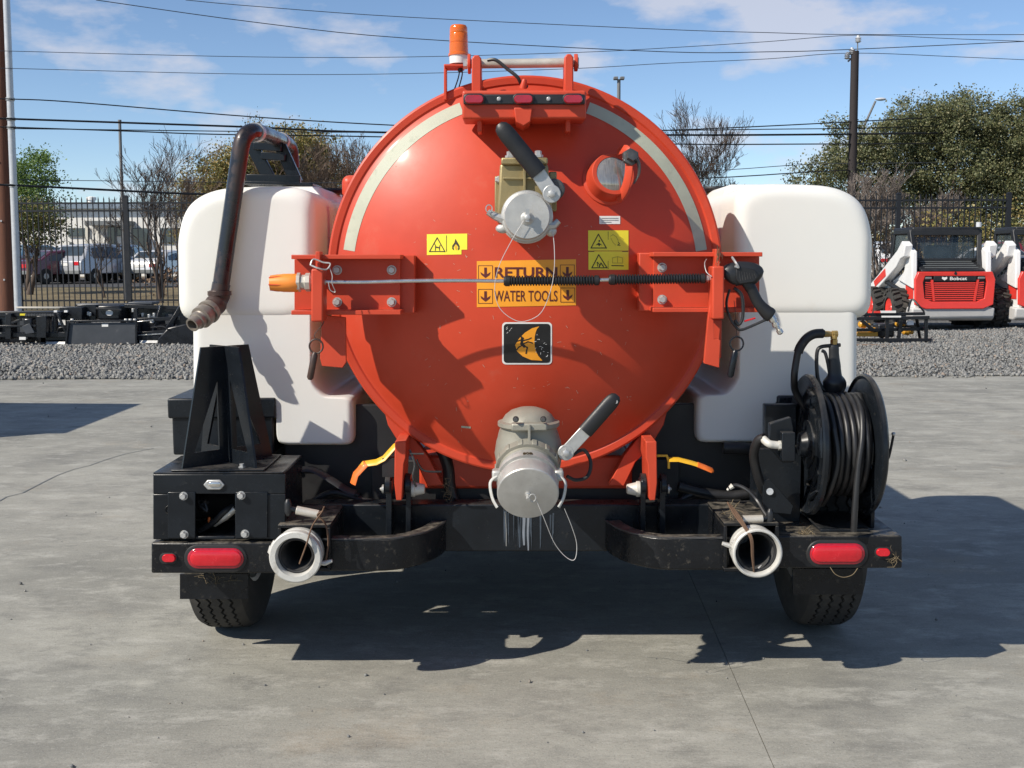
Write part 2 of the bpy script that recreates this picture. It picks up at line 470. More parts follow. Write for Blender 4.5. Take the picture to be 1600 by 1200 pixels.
def text_polys(body, bold=0.0):
    cu = bpy.data.curves.new('lettering', 'FONT'); cu.body = body; cu.offset = bold; cu.resolution_u = 3
    ob = bpy.data.objects.new('lettering', cu); COL.objects.link(ob)
    dg = bpy.context.evaluated_depsgraph_get(); me = ob.evaluated_get(dg).to_mesh()
    vs = [tuple(v.co) for v in me.vertices]; fs = [list(p.vertices) for p in me.polygons]
    ob.evaluated_get(dg).to_mesh_clear()
    bpy.data.objects.remove(ob); bpy.data.curves.remove(cu)
    xs = [v[0] for v in vs]; ys = [v[1] for v in vs]
    x0, x1, y0, y1 = min(xs), max(xs), min(ys), max(ys)
    return [((v[0] - x0) / (x1 - x0), (v[1] - y0) / (y1 - y0)) for v in vs], fs
# ================================================================== setting
def ground_mat(name, kind):
    m = bpy.data.materials.new(name); m.use_nodes = True; MATS[name] = m
    t = m.node_tree; b = t.nodes['Principled BSDF']; L = t.links.new
    tc = t.nodes.new('ShaderNodeTexCoord')
    def noise(scale, sc=(1, 1, 1), det=6, ro=0.6, loc=(0, 0, 0)):
        mp = t.nodes.new('ShaderNodeMapping'); mp.inputs['Scale'].default_value = sc; mp.inputs['Location'].default_value = loc
        L(tc.outputs['Object'], mp.inputs['Vector'])
        n = t.nodes.new('ShaderNodeTexNoise'); n.inputs['Scale'].default_value = scale; n.inputs['Detail'].default_value = det; n.inputs['Roughness'].default_value = ro
        L(mp.outputs['Vector'], n.inputs['Vector']); return n.outputs['Fac']
    def rng(v, a, c, lo, hi):
        r = t.nodes.new('ShaderNodeMapRange'); r.inputs['From Min'].default_value = a; r.inputs['From Max'].default_value = c
        r.inputs['To Min'].default_value = lo; r.inputs['To Max'].default_value = hi; L(v, r.inputs['Value']); return r.outputs['Result']
    def mixc(f, A, B):
        x = t.nodes.new('ShaderNodeMix'); x.data_type = 'RGBA'; L(f, x.inputs['Factor'])
        for k, q in (('A', A), ('B', B)):
            if isinstance(q, tuple): x.inputs[k].default_value = (*q, 1)
            else: L(q, x.inputs[k])
        return x.outputs['Result']
    def bump(h, st, di, prev=None):
        p = t.nodes.new('ShaderNodeBump'); p.inputs['Strength'].default_value = st; p.inputs['Distance'].default_value = di; L(h, p.inputs['Height'])
        if prev: L(prev, p.inputs['Normal'])
        return p.outputs['Normal']
    if kind == 'concrete':
        c = mixc(rng(noise(0.8, (0.7, 1.2, 1), 9, 0.62), 0.36, 0.64, 0, 1), (0.220, 0.214, 0.184), (0.353, 0.341, 0.293))
        c = mixc(rng(noise(1.5, (0.85, 1.25, 1), 11, 0.74), 0.48, 0.68, 0, 0.72), c, (0.146, 0.142, 0.126))          # old tyre and oil film
        c = mixc(rng(noise(4.2, (0.75, 1.3, 1), 11, 0.76, (4, 6, 0)), 0.52, 0.68, 0, 0.6), c, (0.133, 0.130, 0.117))
        c = mixc(rng(noise(5, (0.75, 1.3, 1), 11, 0.76, (9, 2, 0)), 0.51, 0.64, 0, 0.75), c, (0.414, 0.401, 0.352))    # rubbed pale areas
        c = mixc(rng(noise(40, (0.5, 1.3, 1), 5, 0.7), 0.46, 0.76, 0, 0.30), c, (0.176, 0.172, 0.155))              # trowel marks
        c = mixc(rng(noise(1.3, (1, 1.3, 1), 9, 0.72, (7, 3, 0)), 0.57, 0.76, 0, 0.5), c, (0.318, 0.255, 0.175))      # clay dust
        c = mixc(rng(noise(7, (1, 1.4, 1), 10, 0.8, (2, 8, 0)), 0.64, 0.72, 0, 0.6), c, (0.468, 0.455, 0.407))       # scuffs
        c = mixc(rng(noise(95, (1, 1, 1), 6, 0.75), 0.54, 0.68, 0, 0.6), c, (0.105, 0.104, 0.092))                  # pits
        c = mixc(rng(noise(120, (1, 1, 1), 6, 0.75, (5, 5, 0)), 0.55, 0.70, 0, 0.6), c, (0.503, 0.489, 0.445))
        vo = t.nodes.new('ShaderNodeTexVoronoi'); vo.inputs['Scale'].default_value = 2.6; vo.inputs['Randomness'].default_value = 1.0; L(tc.outputs['Object'], vo.inputs['Vector'])
        c = mixc(rng(vo.outputs['Distance'], 0.018, 0.045, 0.55, 0.0), c, (0.103, 0.099, 0.088))                      # drips and spots
        vo2 = t.nodes.new('ShaderNodeTexVoronoi'); vo2.inputs['Scale'].default_value = 1.35; L(tc.outputs['Object'], vo2.inputs['Vector'])
        c = mixc(rng(vo2.outputs['Distance'], 0.02, 0.07, 0.35, 0.0), c, (0.513, 0.493, 0.419))                         # pale splashes
        L(c, b.inputs['Base Color']); b.inputs['Roughness'].default_value = 0.78
        nn = bump(noise(40, (0.5, 1.3, 1), 5, 0.7), 0.22, 0.010)
        nn = bump(noise(150, (1, 1, 1), 3), 0.30, 0.004, nn)
        nn = bump(noise(3, (0.6, 1.6, 1), 5), 0.25, 0.03, nn)
        L(nn, b.inputs['Normal'])
    elif kind == 'gravel':
        vo = t.nodes.new('ShaderNodeTexVoronoi'); vo.inputs['Scale'].default_value = 17; L(tc.outputs['Object'], vo.inputs['Vector'])
        c = mixc(rng(vo.outputs['Distance'], 0.0, 0.7, 0, 1), (0.25, 0.25, 0.245), (0.06, 0.06, 0.06))
        c = mixc(rng(noise(1.2), 0.4, 0.7, 0, 0.4), c, (0.20, 0.17, 0.13))
        L(c, b.inputs['Base Color']); b.inputs['Roughness'].default_value = 0.9
        L(bump(vo.outputs['Distance'], 1.0, -0.04), b.inputs['Normal'])
    elif kind == 'stone':
        g = t.nodes.new('ShaderNodeNewGeometry')
        rp = t.nodes.new('ShaderNodeValToRGB'); e = rp.color_ramp.elements
        e[0].color = (0.11, 0.112, 0.109, 1); e[1].color = (0.30, 0.296, 0.276, 1); e[1].position = 0.9
        for p_, c_ in ((0.3, (0.185, 0.187, 0.182, 1)), (0.6, (0.235, 0.234, 0.222, 1)), (0.985, (0.30, 0.24, 0.19, 1))):
            q = e.new(p_); q.color = c_
        L(g.outputs['Random Per Island'], rp.inputs['Fac'])
        L(mixc(rng(noise(40), 0.4, 0.7, 0, 0.35), rp.outputs['Color'], (0.09, 0.088, 0.085)), b.inputs['Base Color']); b.inputs['Roughness'].default_value = 0.85
    elif kind == 'dry':
        c = mixc(rng(noise(0.8), 0.35, 0.65, 0, 1), (0.15, 0.115, 0.06), (0.24, 0.19, 0.105))
        c = mixc(rng(noise(7, (0.4, 1, 1), 8, 0.7), 0.45, 0.7, 0, 0.7), c, (0.075, 0.062, 0.036))
        c = mixc(rng(noise(0.15), 0.5, 0.7, 0, 0.6), c, (0.10, 0.11, 0.05))
        L(c, b.inputs['Base Color']); b.inputs['Roughness'].default_value = 0.95
        L(bump(noise(25, (1, 1, 1), 6), 0.8, 0.05), b.inputs['Normal'])
    elif kind == 'asphalt':
        c = mixc(rng(noise(1.0), 0.35, 0.65, 0, 1), (0.045, 0.045, 0.046), (0.075, 0.074, 0.072))
        L(c, b.inputs['Base Color']); b.inputs['Roughness'].default_value = 0.9
for k in ('concrete', 'gravel', 'stone', 'dry', 'asphalt'):
    ground_mat('ground_' + k, k)

CURB_Y = 9.96
def hgt(y):
    if y < 22: return -0.03
    if y < 40: return -0.03 + 0.34 * (y - 22) / 18
    return 0.31
# terrain sheet to the horizon
ys = [-60, -20, 5, 9.9, 15, 22, 26, 30, 34, 40, 60, 120, 400, 1500, 4000]
xs = [-4000, -900, -200, -60, -25, -10, 0, 10, 25, 60, 200, 900, 4000]
vs = np.array([(x, y, hgt(y)) for y in ys for x in xs]); nx = len(xs)
fs = np.array([(j * nx + i, j * nx + i + 1, (j + 1) * nx + i + 1, (j + 1) * nx + i) for j in range(len(ys) - 1) for i in range(nx - 1)])
tag(big_mesh('ground', vs, fs, 'ground_dry'), kind='structure')
# concrete yard: two pours meeting at the sawn joint, thick slabs with a proper edge
J0 = G(1140, 1040); J1 = G(1210, 1200)
jd = (J1 - J0).normalized()
def jx(y): return J0.x + (y - J0.y) * jd.x / jd.y
ang = math.atan2(jd.x, jd.y)
YB, YF = -14.0, CURB_Y
def slab(name, xa, xb, ya, yb):
    m = MB(); m.prism([(xa(ya), ya, 0), (xb(ya), ya, 0), (xb(yb), yb, 0), (xa(yb), yb, 0)], (0, 0, -0.16))
    return m
pav = bpy.data.objects.new('concrete_yard', None); COL.objects.link(pav); WL[pav.name] = Vector((0, 0, 0)); tag(pav, kind='structure')
gp = 0.0013
rows = [(-14.0, -9.2), (-9.2, YF)]
cols = [-22.0, -16.4, -10.9, -5.4, 0, 5.4, 10.9, 16.4, 22.0]
for (ya, yb) in rows:
    for i in range(len(cols) - 1):
        ca, cb = cols[i], cols[i + 1]
        m = slab('slab', (lambda y, c=ca: jx(y) * 0 + J0.x + c + gp + (y - J0.y) * jd.x / jd.y), (lambda y, c=cb: J0.x + c - gp + (y - J0.y) * jd.x / jd.y), ya + gp, yb - gp)
        vsl = m.v
        me = build(m, 'slab', 'ground_concrete', pav, sm=0)
        # shared texture space: keep object coordinates in the yard's frame
        c = WL[me.name].copy()
        for v in me.data.vertices: v.co = v.co + c
        me.location = (0, 0, 0); WL[me.name] = Vector((0, 0, 0))
# hairline crack in the slab on the left
cp = [G(x, y, .003) for x, y in ((-30, 796), (0, 782), (10, 776), (35, 770), (60, 757), (90, 742), (115, 733), (140, 727), (165, 718), (195, 709), (240, 700))]
m = MB()
for a_, b_ in zip(cp[:-1], cp[1:]):
    t_ = (b_ - a_).normalized(); n_ = Vector((-t_.y, t_.x, 0)) * .0045; m.add([a_ - n_, b_ - n_ * .8, b_ + n_ * .8, a_ + n_], [(0, 1, 2, 3)])
build(m, 'crack', 'trim_grey', pav, sm=0)
# gravel bed sheet + stones
m = MB(); m.add([(-30, CURB_Y + 0.02, -0.012), (30, CURB_Y + 0.02, -0.012), (30, 21.9, -0.012), (-30, 21.9, -0.012), (30, 25.5, 0.045), (-30, 25.5, 0.045)], [(0, 1, 2, 3), (3, 2, 4, 5)])
tag(build(m, 'gravel_bed', 'ground_gravel', None, sm=0), kind='structure')
rng_ = np.random.default_rng(3)
def stones(n, xr, yr, smin, smax, zfun):
    ico = np.array([(1, 0, 0), (-1, 0, 0), (0, 1, 0), (0, -1, 0), (0, 0, 1), (0, 0, -1)], dtype=float) * 1.15
    fc = np.array([(0, 2, 4), (2, 1, 4), (1, 3, 4), (3, 0, 4), (2, 0, 5), (1, 2, 5), (3, 1, 5), (0, 3, 5)])
    v = ico[None] * (1 + rng_.uniform(-0.42, 0.35, (n, 6, 1)))
    v = v * rng_.uniform(0.6, 1.15, (n, 1, 3))
    q = rng_.normal(size=(n, 4)); q /= np.linalg.norm(q, axis=1, keepdims=True)
    a, b, c, d = q.T
    Rm = np.stack([1 - 2 * (c * c + d * d), 2 * (b * c - a * d), 2 * (b * d + a * c), 2 * (b * c + a * d), 1 - 2 * (b * b + d * d), 2 * (c * d - a * b), 2 * (b * d - a * c), 2 * (c * d + a * b), 1 - 2 * (b * b + c * c)], 1).reshape(n, 3, 3)
    v = np.einsum('nij,nkj->nki', Rm, v)
    s = smin + (smax - smin) * rng_.random(n) ** 2.0
    v *= s[:, None, None]
    x = rng_.uniform(*xr, n); y = yr[0] + (yr[1] - yr[0]) * (rng_.random(n) if n != 2600 else 1 - rng_.random(n) ** 2.2 * (.5 + .5 * np.sin(x * 2.1) * np.sin(x * .7 + 1)))
    v += np.stack([x, y, zfun(x, y, s)], 1)[:, None, :]
    f = fc[None] + (np.arange(n) * 6)[:, None, None]
    return v.reshape(-1, 3), f.reshape(-1, 3)
def gz(x, y, s):
    k = np.clip((y - CURB_Y) / 0.8, 0, 1)
    return 0.0 + 0.035 * k + 0.03 * np.sin(x * 1.7) * np.sin(y * 1.3) * k + s * rng_.uniform(-0.2, 0.8, len(s))
V1, F1 = stones(62000, (-9.5, -1.8), (CURB_Y + 0.03, 16.5), 0.009, 0.032, gz)
V2, F2 = stones(64000, (3.2, 10.5), (CURB_Y + 0.03, 18.5), 0.008, 0.026, gz)
V3, F3 = stones(9000, (-1.8, 3.2), (CURB_Y + 0.03, 14.5), 0.022, 0.052, gz)
V4, F4 = stones(2600, (-9.5, 10.5), (CURB_Y - 0.20, CURB_Y + 0.06), 0.006, 0.034, lambda x, y, s: s * 0.5)
o = big_mesh('gravel', np.concatenate([V1, V2, V3, V4]), np.concatenate([F1, F2 + len(V1), F3 + len(V1) + len(V2), F4 + len(V1) + len(V2) + len(V3)]), 'ground_stone')
tag(o, 'grey crushed stone bed beyond the concrete yard', 'gravel', kind='stuff')
V5, F5 = stones(520, (-2.6, 2.6), (-2.9, 3.5), 0.0015, 0.006, lambda x, y, s: s * 0.5)
V6, F6 = stones(200, (-6, 6), (-2.5, CURB_Y - 0.2), 0.003, 0.012, lambda x, y, s: s * 0.5)
tag(big_mesh('grit', np.concatenate([V5, V6]), np.concatenate([F5, F6 + len(V5)]), 'ground_stone'), 'small grit and pebbles strewn over the concrete', 'grit', kind='stuff')
# car park beyond the fence
m = MB(); m.add([(-70, 40.5, 0.322), (70, 40.5, 0.322), (70, 62, 0.322), (-70, 62, 0.322)], [(0, 1, 2, 3)])
tag(build(m, 'car_park', 'ground_asphalt', None, sm=0), kind='structure')

# ------------------------------------------------------------------ fence
FY = 26.24
ft = W(823, 309, FY).z; r1 = W(823, 315, FY).z; r2 = W(823, 327, FY).z; r3 = W(823, 467, FY).z
fence = thing('iron_fence', 'tall black steel picket fence running behind the whole yard', 'fence', (0, FY, 0.06))
fx0 = W(28, 400, FY).x; psp = (W(1401, 400, FY).x - W(200, 400, FY).x) / 7
post = None
for i in range(-1, 10):
    x = W(200, 400, FY).x + (i - 1) * psp
    if post is None:
        m = MB(); m.box(x - .055, x + .055, FY - .055, FY + .055, 0.0, ft + .06); m.hexa([(x - .065, FY - .065, ft + .06), (x + .065, FY - .065, ft + .06), (x + .065, FY + .065, ft + .06), (x - .065, FY + .065, ft + .06)], [(x - .02, FY - .02, ft + .10), (x + .02, FY - .02, ft + .10), (x + .02, FY + .02, ft + .10), (x - .02, FY + .02, ft + .10)])
        post = build(m, 'post', 'fence_black', fence, sm=0); px0 = x
    else:
        c = post.copy(); COL.objects.link(c); c.location.x += x - px0
xa = W(200, 400, FY).x - 2 * psp; xb = xa + 10 * psp
for z in (r1, r2, r3):
    m = MB(); m.box(xa, xb, FY - .025, FY + .025, z - .022, z + .022); build(m, 'rail', 'fence_black', fence, sm=0)
pk = None; step = psp / 20
for i in range(1, 200):
    if i % 20 == 0: continue
    x = xa + i * step
    if pk is None:
        m = MB(); m.box(x - .0125, x + .0125, FY - .0115, FY + .0115, 0.10, ft); m.hexa([(x - .0125, FY - .0115, ft), (x + .0125, FY - .0115, ft), (x + .0125, FY + .0115, ft), (x - .0125, FY + .0115, ft)], [(x - .002, FY - .002, ft + .07), (x + .002, FY - .002, ft + .07), (x + .002, FY + .002, ft + .07), (x - .002, FY + .002, ft + .07)])
        pk = build(m, 'picket', 'fence_black', fence, sm=0); pkx = x
    else:
        c = pk.copy(); COL.objects.link(c); c.location.x += x - pkx

# ------------------------------------------------------------------ poles and wires
PY = 20.2
t = thing('utility_pole', 'brown wooden utility pole at the left edge of the photo', 'pole', (W(4, 500, PY).x, PY, 0))
m = MB(); a = W(10, 480, PY); b = W(-4, -30, PY); a.z = 0; b2 = a + (b - a) * 1.05
m.tube([a + (b2 - a) * k / 6 for k in range(7)], [0.155 - 0.006 * k for k in range(7)], 14); build(m, 'shaft', 'wood_pole', t)
for k in range(5):
    m = MB(); z = 1.0 + k * 1.2; m.cyl((a.x + .05, PY - .16, z), (a.x + .05, PY - .135, z), .02, n=8); build(m, 'bolt', 'zinc', t)
PY2 = 20.0
t = thing('steel_mast', 'slim galvanised steel pole standing beside the brown utility pole', 'pole', (W(27, 500, PY2).x, PY2, 0))
a = W(28, 470, PY2); b = W(9, -30, PY2); dd = (b - a) / (b.z - a.z); a = a - dd * a.z
m = MB(); m.tube([a, a + dd * 4, a + dd * 8], [0.075, 0.07, 0.065], 18); build(m, 'shaft', 'galvanised', t)
m = MB(); m.cyl(a, a + Vector((0, 0, .04)), .16, n=16); build(m, 'base_plate', 'galvanised', t)
for py in (155, 186, 199, 290):
    m = MB(); c = W(20, py, PY2); c = a + dd * c.z; m.lathe(c - dd * .03, dd, [(0, .085), (.06, .085)], 16); build(m, 'clamp', 'zinc', t)
PY3 = 37.0
t = thing('utility_pole', 'dark utility pole with white insulators rising above the oak', 'pole', (W(1333, 500, PY3).x, PY3, .25))
a = W(1328, 430, PY3); b = W(1336, 80, PY3)
m = MB(); a.z = .2; m.tube([a + (b - a) * k / 4 for k in range(5)], [.17 - .008 * k for k in range(5)], 12); build(m, 'shaft', 'dark_pole', t)
m = MB(); m.cyl(W(1340, 85, PY3), W(1340, 55, PY3), .02, n=8); m.bar(W(1325, 96, PY3), W(1334, 88, PY3), .06, .06); build(m, 'bracket', 'grey_pole', t)
for (x, y) in ((1341, 61), (1324, 87), (1331, 80)):
    m = MB(); c = W(x, y, PY3); m.lathe(c - Vector((0, 0, .12)), (0, 0, 1), [(0, .05), (.03, .11), (.05, .06), (.09, .11), (.11, .06), (.15, .11), (.18, .06), (.24, .05)], 12); build(m, 'insulator', 'insulator', t)
t = thing('lamp_post', 'slender grey post without a lamp standing behind the fence left of the bare trees', 'post', (W(195, 470, 31).x, 31, .15))
a = W(187, 190, 31); b = W(196, 470, 31); b.z = .1
m = MB(); m.tube([b, (a + b) / 2, a], [.055, .05, .045], 10); build(m, 'shaft', 'grey_pole', t)
m = MB(); m.cyl(a, a + Vector((0, 0, .05)), .055, n=10); build(m, 'cap', 'grey_pole', t)
t = thing('street_light', 'distant parking light with two short heads above the red tank', 'street light', (W(967, 440, 58).x, 58, .3))
a = W(967, 124, 58); m = MB(); m.tube([(a.x, 58, .3), a], [.12, .09], 10); build(m, 'shaft', 'grey_pole', t)
for s in (-1, 1):
    m = MB(); m.box(a.x + min(s * .06, s * .28), a.x + max(s * .06, s * .28), 57.8, 58.2, a.z - .02, a.z + .12); build(m, 'lamp_head', 'grey_pole', t, bev=.02)
t = thing('street_light', 'street light on a slanted arm just right of the dark pole', 'street light', (W(1345, 440, 42).x, 42, .3))
m = MB(); p0 = W(1338, 440, 42); p0.z = .3; m.tube([p0, W(1342, 230, 42), W(1346, 206, 42), W(1368, 158, 42)], [.07, .06, .05, .04], 8); build(m, 'arm', 'grey_pole', t)
m = MB(); m.ball(W(1376, 155, 42), .22, sc=(1, .5, .28)); build(m, 'lamp_head', 'insulator', t)

LINES = [
 ('thin upper wire crossing the top of the sky', [(290, 0), (400, 10), (640, 27), (1040, 46), (1200, 51), (1340, 54), (1700, 54)], 1.1, 'cable_thin'),
 ('wire sloping from the top left corner of the sky to the right pole', [(150, 0), (400, 35), (640, 60), (1040, 81), (1200, 81), (1335, 77), (1700, 60)], 1.3, 'cable_thin'),
 ('faint wire level with the amber beacon, sagging between the poles', [(-30, 79), (20, 80), (400, 89), (640, 89), (900, 82), (1040, 75), (1200, 65), (1341, 55), (1500, 61), (1700, 68)], 1.0, 'cable_thin'),
 ('faint wire just below the beacon base, sagging between the poles', [(-30, 106), (20, 107), (400, 116), (640, 115), (900, 107), (1040, 99), (1200, 92), (1330, 83), (1500, 89), (1700, 98)], 1.0, 'cable_thin'),
 ('highest of the dark cables clamped to the steel pole', [(-30, 154), (22, 155), (120, 160), (400, 183), (620, 196), (860, 205), (1030, 204), (1300, 192), (1700, 170)], 1.9, 'cable'),
 ('thickest black cable crossing behind the tank', [(-30, 184), (22, 186), (200, 192), (400, 199), (600, 207), (1030, 211), (1300, 210), (1700, 205)], 3.2, 'cable'),
 ('cable directly below the thickest one', [(-30, 198), (22, 199), (200, 205), (340, 210), (600, 214), (1040, 225), (1300, 225), (1700, 223)], 2.0, 'cable'),
 ('cable directly above the thickest one on the right half', [(22, 201), (600, 207), (1030, 204), (1200, 202), (1400, 199), (1700, 188)], 1.6, 'cable'),
 ('low thick sagging cable left of the white tank', [(-30, 288), (30, 290), (170, 297), (300, 303), (480, 306), (700, 306)], 3.6, 'cable'),
 ('thin wire just above the low thick cable', [(30, 281), (200, 283), (400, 285), (600, 284), (1085, 268), (1260, 257), (1400, 255), (1700, 252)], 1.2, 'cable_thin'),
 ('lowest wire running into the oak on the right', [(600, 292), (1090, 279), (1300, 267), (1450, 266), (1700, 266)], 1.8, 'cable'),
]
for lab, pts, th, mt in LINES:
    P = []
    for (x, y) in pts:
        Y = 20.0 + (x - 27) / (1335 - 27) * (37.0 - 20.0)
        P.append(W(x, y, Y))
    sp = spline(P, 5); m = MB()
    m.tube(sp, [max(.004, M_(th / 2, p.y)) for p in sp], 5)
    tag(build(m, 'overhead_cable', mt), lab, 'cable', 'overhead wires')
# ================================================================== the vacuum trailer
TR = thing('vacuum_trailer', 'red vacuum tank trailer with white side tanks and black rear bumper', 'trailer', (0, 0.8, 0))
def part(mb, name, material, parent=TR, bev=0.0, seg=2, sm=38, label=None):
    o = build(mb, name, material, parent, bev, seg, sm)
    if label: o['label'] = label
    return o
def capsule(mb, cx, cy, w, h, Y0, Y1, grow=0.0, round_=0.006):
    """pill outline facing the viewer, from Y1 (back) to Y0 (front, softly rounded)"""
    r = h / 2; pts = []
    for k in range(13):
        a = -math.pi / 2 + math.pi * k / 12; pts.append((w / 2 - r + math.cos(a) * r, math.sin(a) * r))
    for k in range(13):
        a = math.pi / 2 + math.pi * k / 12; pts.append((-w / 2 + r + math.cos(a) * r, math.sin(a) * r))
    c = W(cx, cy, Y0); sc = M_(1, Y0); n = len(pts); vs = []; fs = []
    rings = [(Y1, 1.0), (Y0 + round_, 1.0), (Y0 + round_ * .3, 0.94), (Y0, 0.80)]
    for (Y, k) in rings:
        ins = (1 - k) * r
        for (x, z) in pts:
            l = math.hypot(x - max(-w / 2 + r, min(w / 2 - r, x)), z) or 1
            ux, uz = (x - max(-w / 2 + r, min(w / 2 - r, x))) / l, z / l
            vs.append((c.x + (x - ux * ins) * sc, Y, c.z - (z - uz * ins) * sc))
    for i in range(len(rings) - 1):
        for k in range(n): fs.append((i * n + k, i * n + (k + 1) % n, (i + 1) * n + (k + 1) % n, (i + 1) * n + k))
    fs.append([(len(rings) - 1) * n + k for k in range(n)])
    mb.add(vs, fs); return mb
def bolt(mb, px, py, Y, r=7, h=0.016):
    c = W(px, py, Y); rr = M_(r, Y)
    mb.lathe((c.x, Y + .002, c.z), (0, -1, 0), [(0, rr * 1.25), (.004, rr * 1.25)], 16)
    mb.lathe((c.x, Y - .002, c.z), (0, -1, 0), [(0, rr), (h * .8, rr), (h, rr * .8)], 6)

# ---------------- chassis
for s in (-1, 1):
    m = MB(); m.box(s * .50 - .04, s * .50 + .04, .40, 3.6, .42, .56); part(m, 'frame_rail', 'black_steel', bev=.004)
    m = MB(); m.bar((s * .50, 3.6, .49), (s * .03, 5.0, .49), .08, .12); part(m, 'tongue_bar', 'black_steel', bev=.004)
m = MB(); m.lathe((0, 4.95, .49), (0, 1, 0), [(0, .05), (.05, .06), (.18, .06), (.2, .10), (.26, .10)], 16); part(m, 'hitch', 'worn_steel')
m = MB(); m.cyl((0, 4.7, 0.02), (0, 4.7, .62), .04); m.cyl((0, 4.7, 0), (0, 4.7, .03), .10); part(m, 'jack_stand', 'worn_steel')
m = MB(); m.box(-.60, .60, .55, 3.7, .575, .60); part(m, 'deck_plate', 'black_steel')
m = MB(); m.box(-.57, .57, .44, .47, .44, .70); part(m, 'dark_gap_panel', 'rubber', bev=.003)  # black panel added to darken the bright gap below the drum
for s in (-1, 1):  # boxes and panels added to fill the see-through gap beneath the tanks with dark
    m = MB(); m.box(min(s * .56, s * .93), max(s * .56, s * .93), .66, 2.35, .46, .80); part(m, 'dark_fill_box', 'black_steel', bev=.006)
    m = MB(); m.box(min(s * .44, s * .90), max(s * .44, s * .90), .50, .53, .50, .90); part(m, 'dark_side_panel', 'rubber', bev=.003)
    m = MB(); m.box(s * .72 - .16, s * .72 + .16, .53, .66, .60, .86); part(m, 'dark_fill_block', 'black_dirty', bev=.02)
TYR = 0.395
def tyre(xo, xi, yc):
    s = 1 if xo > 0 else -1
    w = abs(xo - xi); xm = (xo + xi) / 2
    n = 120
    # tread profile across width: list of (offset -1..1, radius, zigzag)
    prof = [(-0.80, .215, 0), (-0.98, .27, 0), (-1.05, .32, 0), (-1.0, .362, 0), (-.93, .380, 0)]
    gr = [-.58, -.2, .2, .58]; gw = .052
    for g in gr:
        prof += [(g - gw, TYR - .004 * (g - gw) ** 2, 1), (g - gw * .6, TYR - .014, 1), (g + gw * .6, TYR - .014, 1), (g + gw, TYR - .004 * (g + gw) ** 2, 1)]
    prof += [(.93, .380, 0), (1.0, .362, 0), (1.05, .32, 0), (.98, .27, 0), (.80, .215, 0)]
    vs = []; fs = []; npf = len(prof)
    for k in range(n):
        a = 2 * math.pi * k / n; zz = (.055 if (k // 1) % 2 else -.055)
        for (u, r, zg) in prof:
            x = xm + (u + (zz if zg else 0)) * w / 2; vs.append((x, yc + math.sin(a) * r, TYR + math.cos(a) * r))
    for k in range(n):
        for i in range(npf - 1):
            fs.append((k * npf + i, k * npf + i + 1, ((k + 1) % n) * npf + i + 1, ((k + 1) % n) * npf + i))
    m = MB(); m.add(vs, fs)
    wh = bpy.data.objects.new('wheel', None); COL.objects.link(wh); wh.parent = TR; wh.location = Vector((xm, yc, TYR)) - wl(TR); WL[wh.name] = Vector((xm, yc, TYR))
    part(m, 'tyre', 'tyre', wh, sm=30)
    m = MB(); m.lathe((xm - w * .42, yc, TYR), (1, 0, 0), [(0, .218), (.02, .205), (.05, .19), (w * .42, .18), (w * .8, .205), (w * .84, .218)], 32, cap=False); m.lathe((xm + s * w * .1, yc, TYR), (s, 0, 0), [(0, .19), (.02, .14), (.05, .09), (.09, .07), (.10, .03)], 24); part(m, 'rim', 'zinc', wh)
xo = W(319, 985, .60).x; xi = W(402, 985, .60).x
xo2 = W(1322, 978, .60).x; xi2 = W(1239, 978, .60).x
for yc in (.71, 1.59):
    tyre(xo, xi, yc); tyre(xo2, xi2, yc)
    m = MB(); m.cyl((xi, yc, TYR), (xi2, yc, TYR), .04); part(m, 'axle', 'black_dirty')

# ---------------- bumper, cross member, curved guards
m = MB(); m.pbox(470, 788, 1166, 862, .27, .36); part(m, 'crossmember', 'black_steel', bev=.006)
zt = W(560, 842, 0).z; zb = W(560, 893, 0).z
lb = MB(); lb.pbox(236, 848, 437, 896, 0, .33); bl = part(lb, 'bumper_step', 'black_dirty', bev=.006)
rb = MB(); rb.pbox(1212, 837, 1410, 888, 0, .33); br = part(rb, 'bumper_step', 'black_dirty', bev=.006)
def guard(pxs, mirror):
    xa, xb, xe = [W(p, 868, 0).x for p in pxs]
    path = [(xa, 0), (xb, 0)]
    for k in range(1, 13):
        a = math.pi / 2 * k / 12 * .86
        path.append((xb + (xe - xb) * math.sin(a) / math.sin(math.pi / 2 * .86), 0 + .265 * (1 - math.cos(a)) / (1 - math.cos(math.pi / 2 * .86))))
    if mirror: path = path[::-1]
    m = MB(); m.strip(path, zb, zt, .055); return m
part(guard((497, 590, 690), False), 'bumper_guard', 'black_dirty', bev=.007, sm=30)
part(guard((1142, 1052, 956), True), 'bumper_guard', 'black_dirty', bev=.007, sm=30)
for pxs, mir in (((497, 590, 690), False), ((1142, 1052, 956), True)):
    xa, xb, xe = [W(p, 868, 0).x for p in pxs]; pth = [Vector((xa + (xb - xa) * k / 6, .001, zt - .001)) for k in range(6)]
    for k in range(0, 13):
        a = math.pi / 2 * k / 12 * .86; pth.append(Vector((xb + (xe - xb) * math.sin(a) / math.sin(math.pi / 2 * .86), .003 + .265 * (1 - math.cos(a)) / (1 - math.cos(math.pi / 2 * .86)), zt - .001)))
    m = MB(); m.tube(pth, [.0035 + .0016 * math.sin(i * 2.3) for i in range(len(pth))], 6); part(m, 'worn_edge', 'worn_steel')
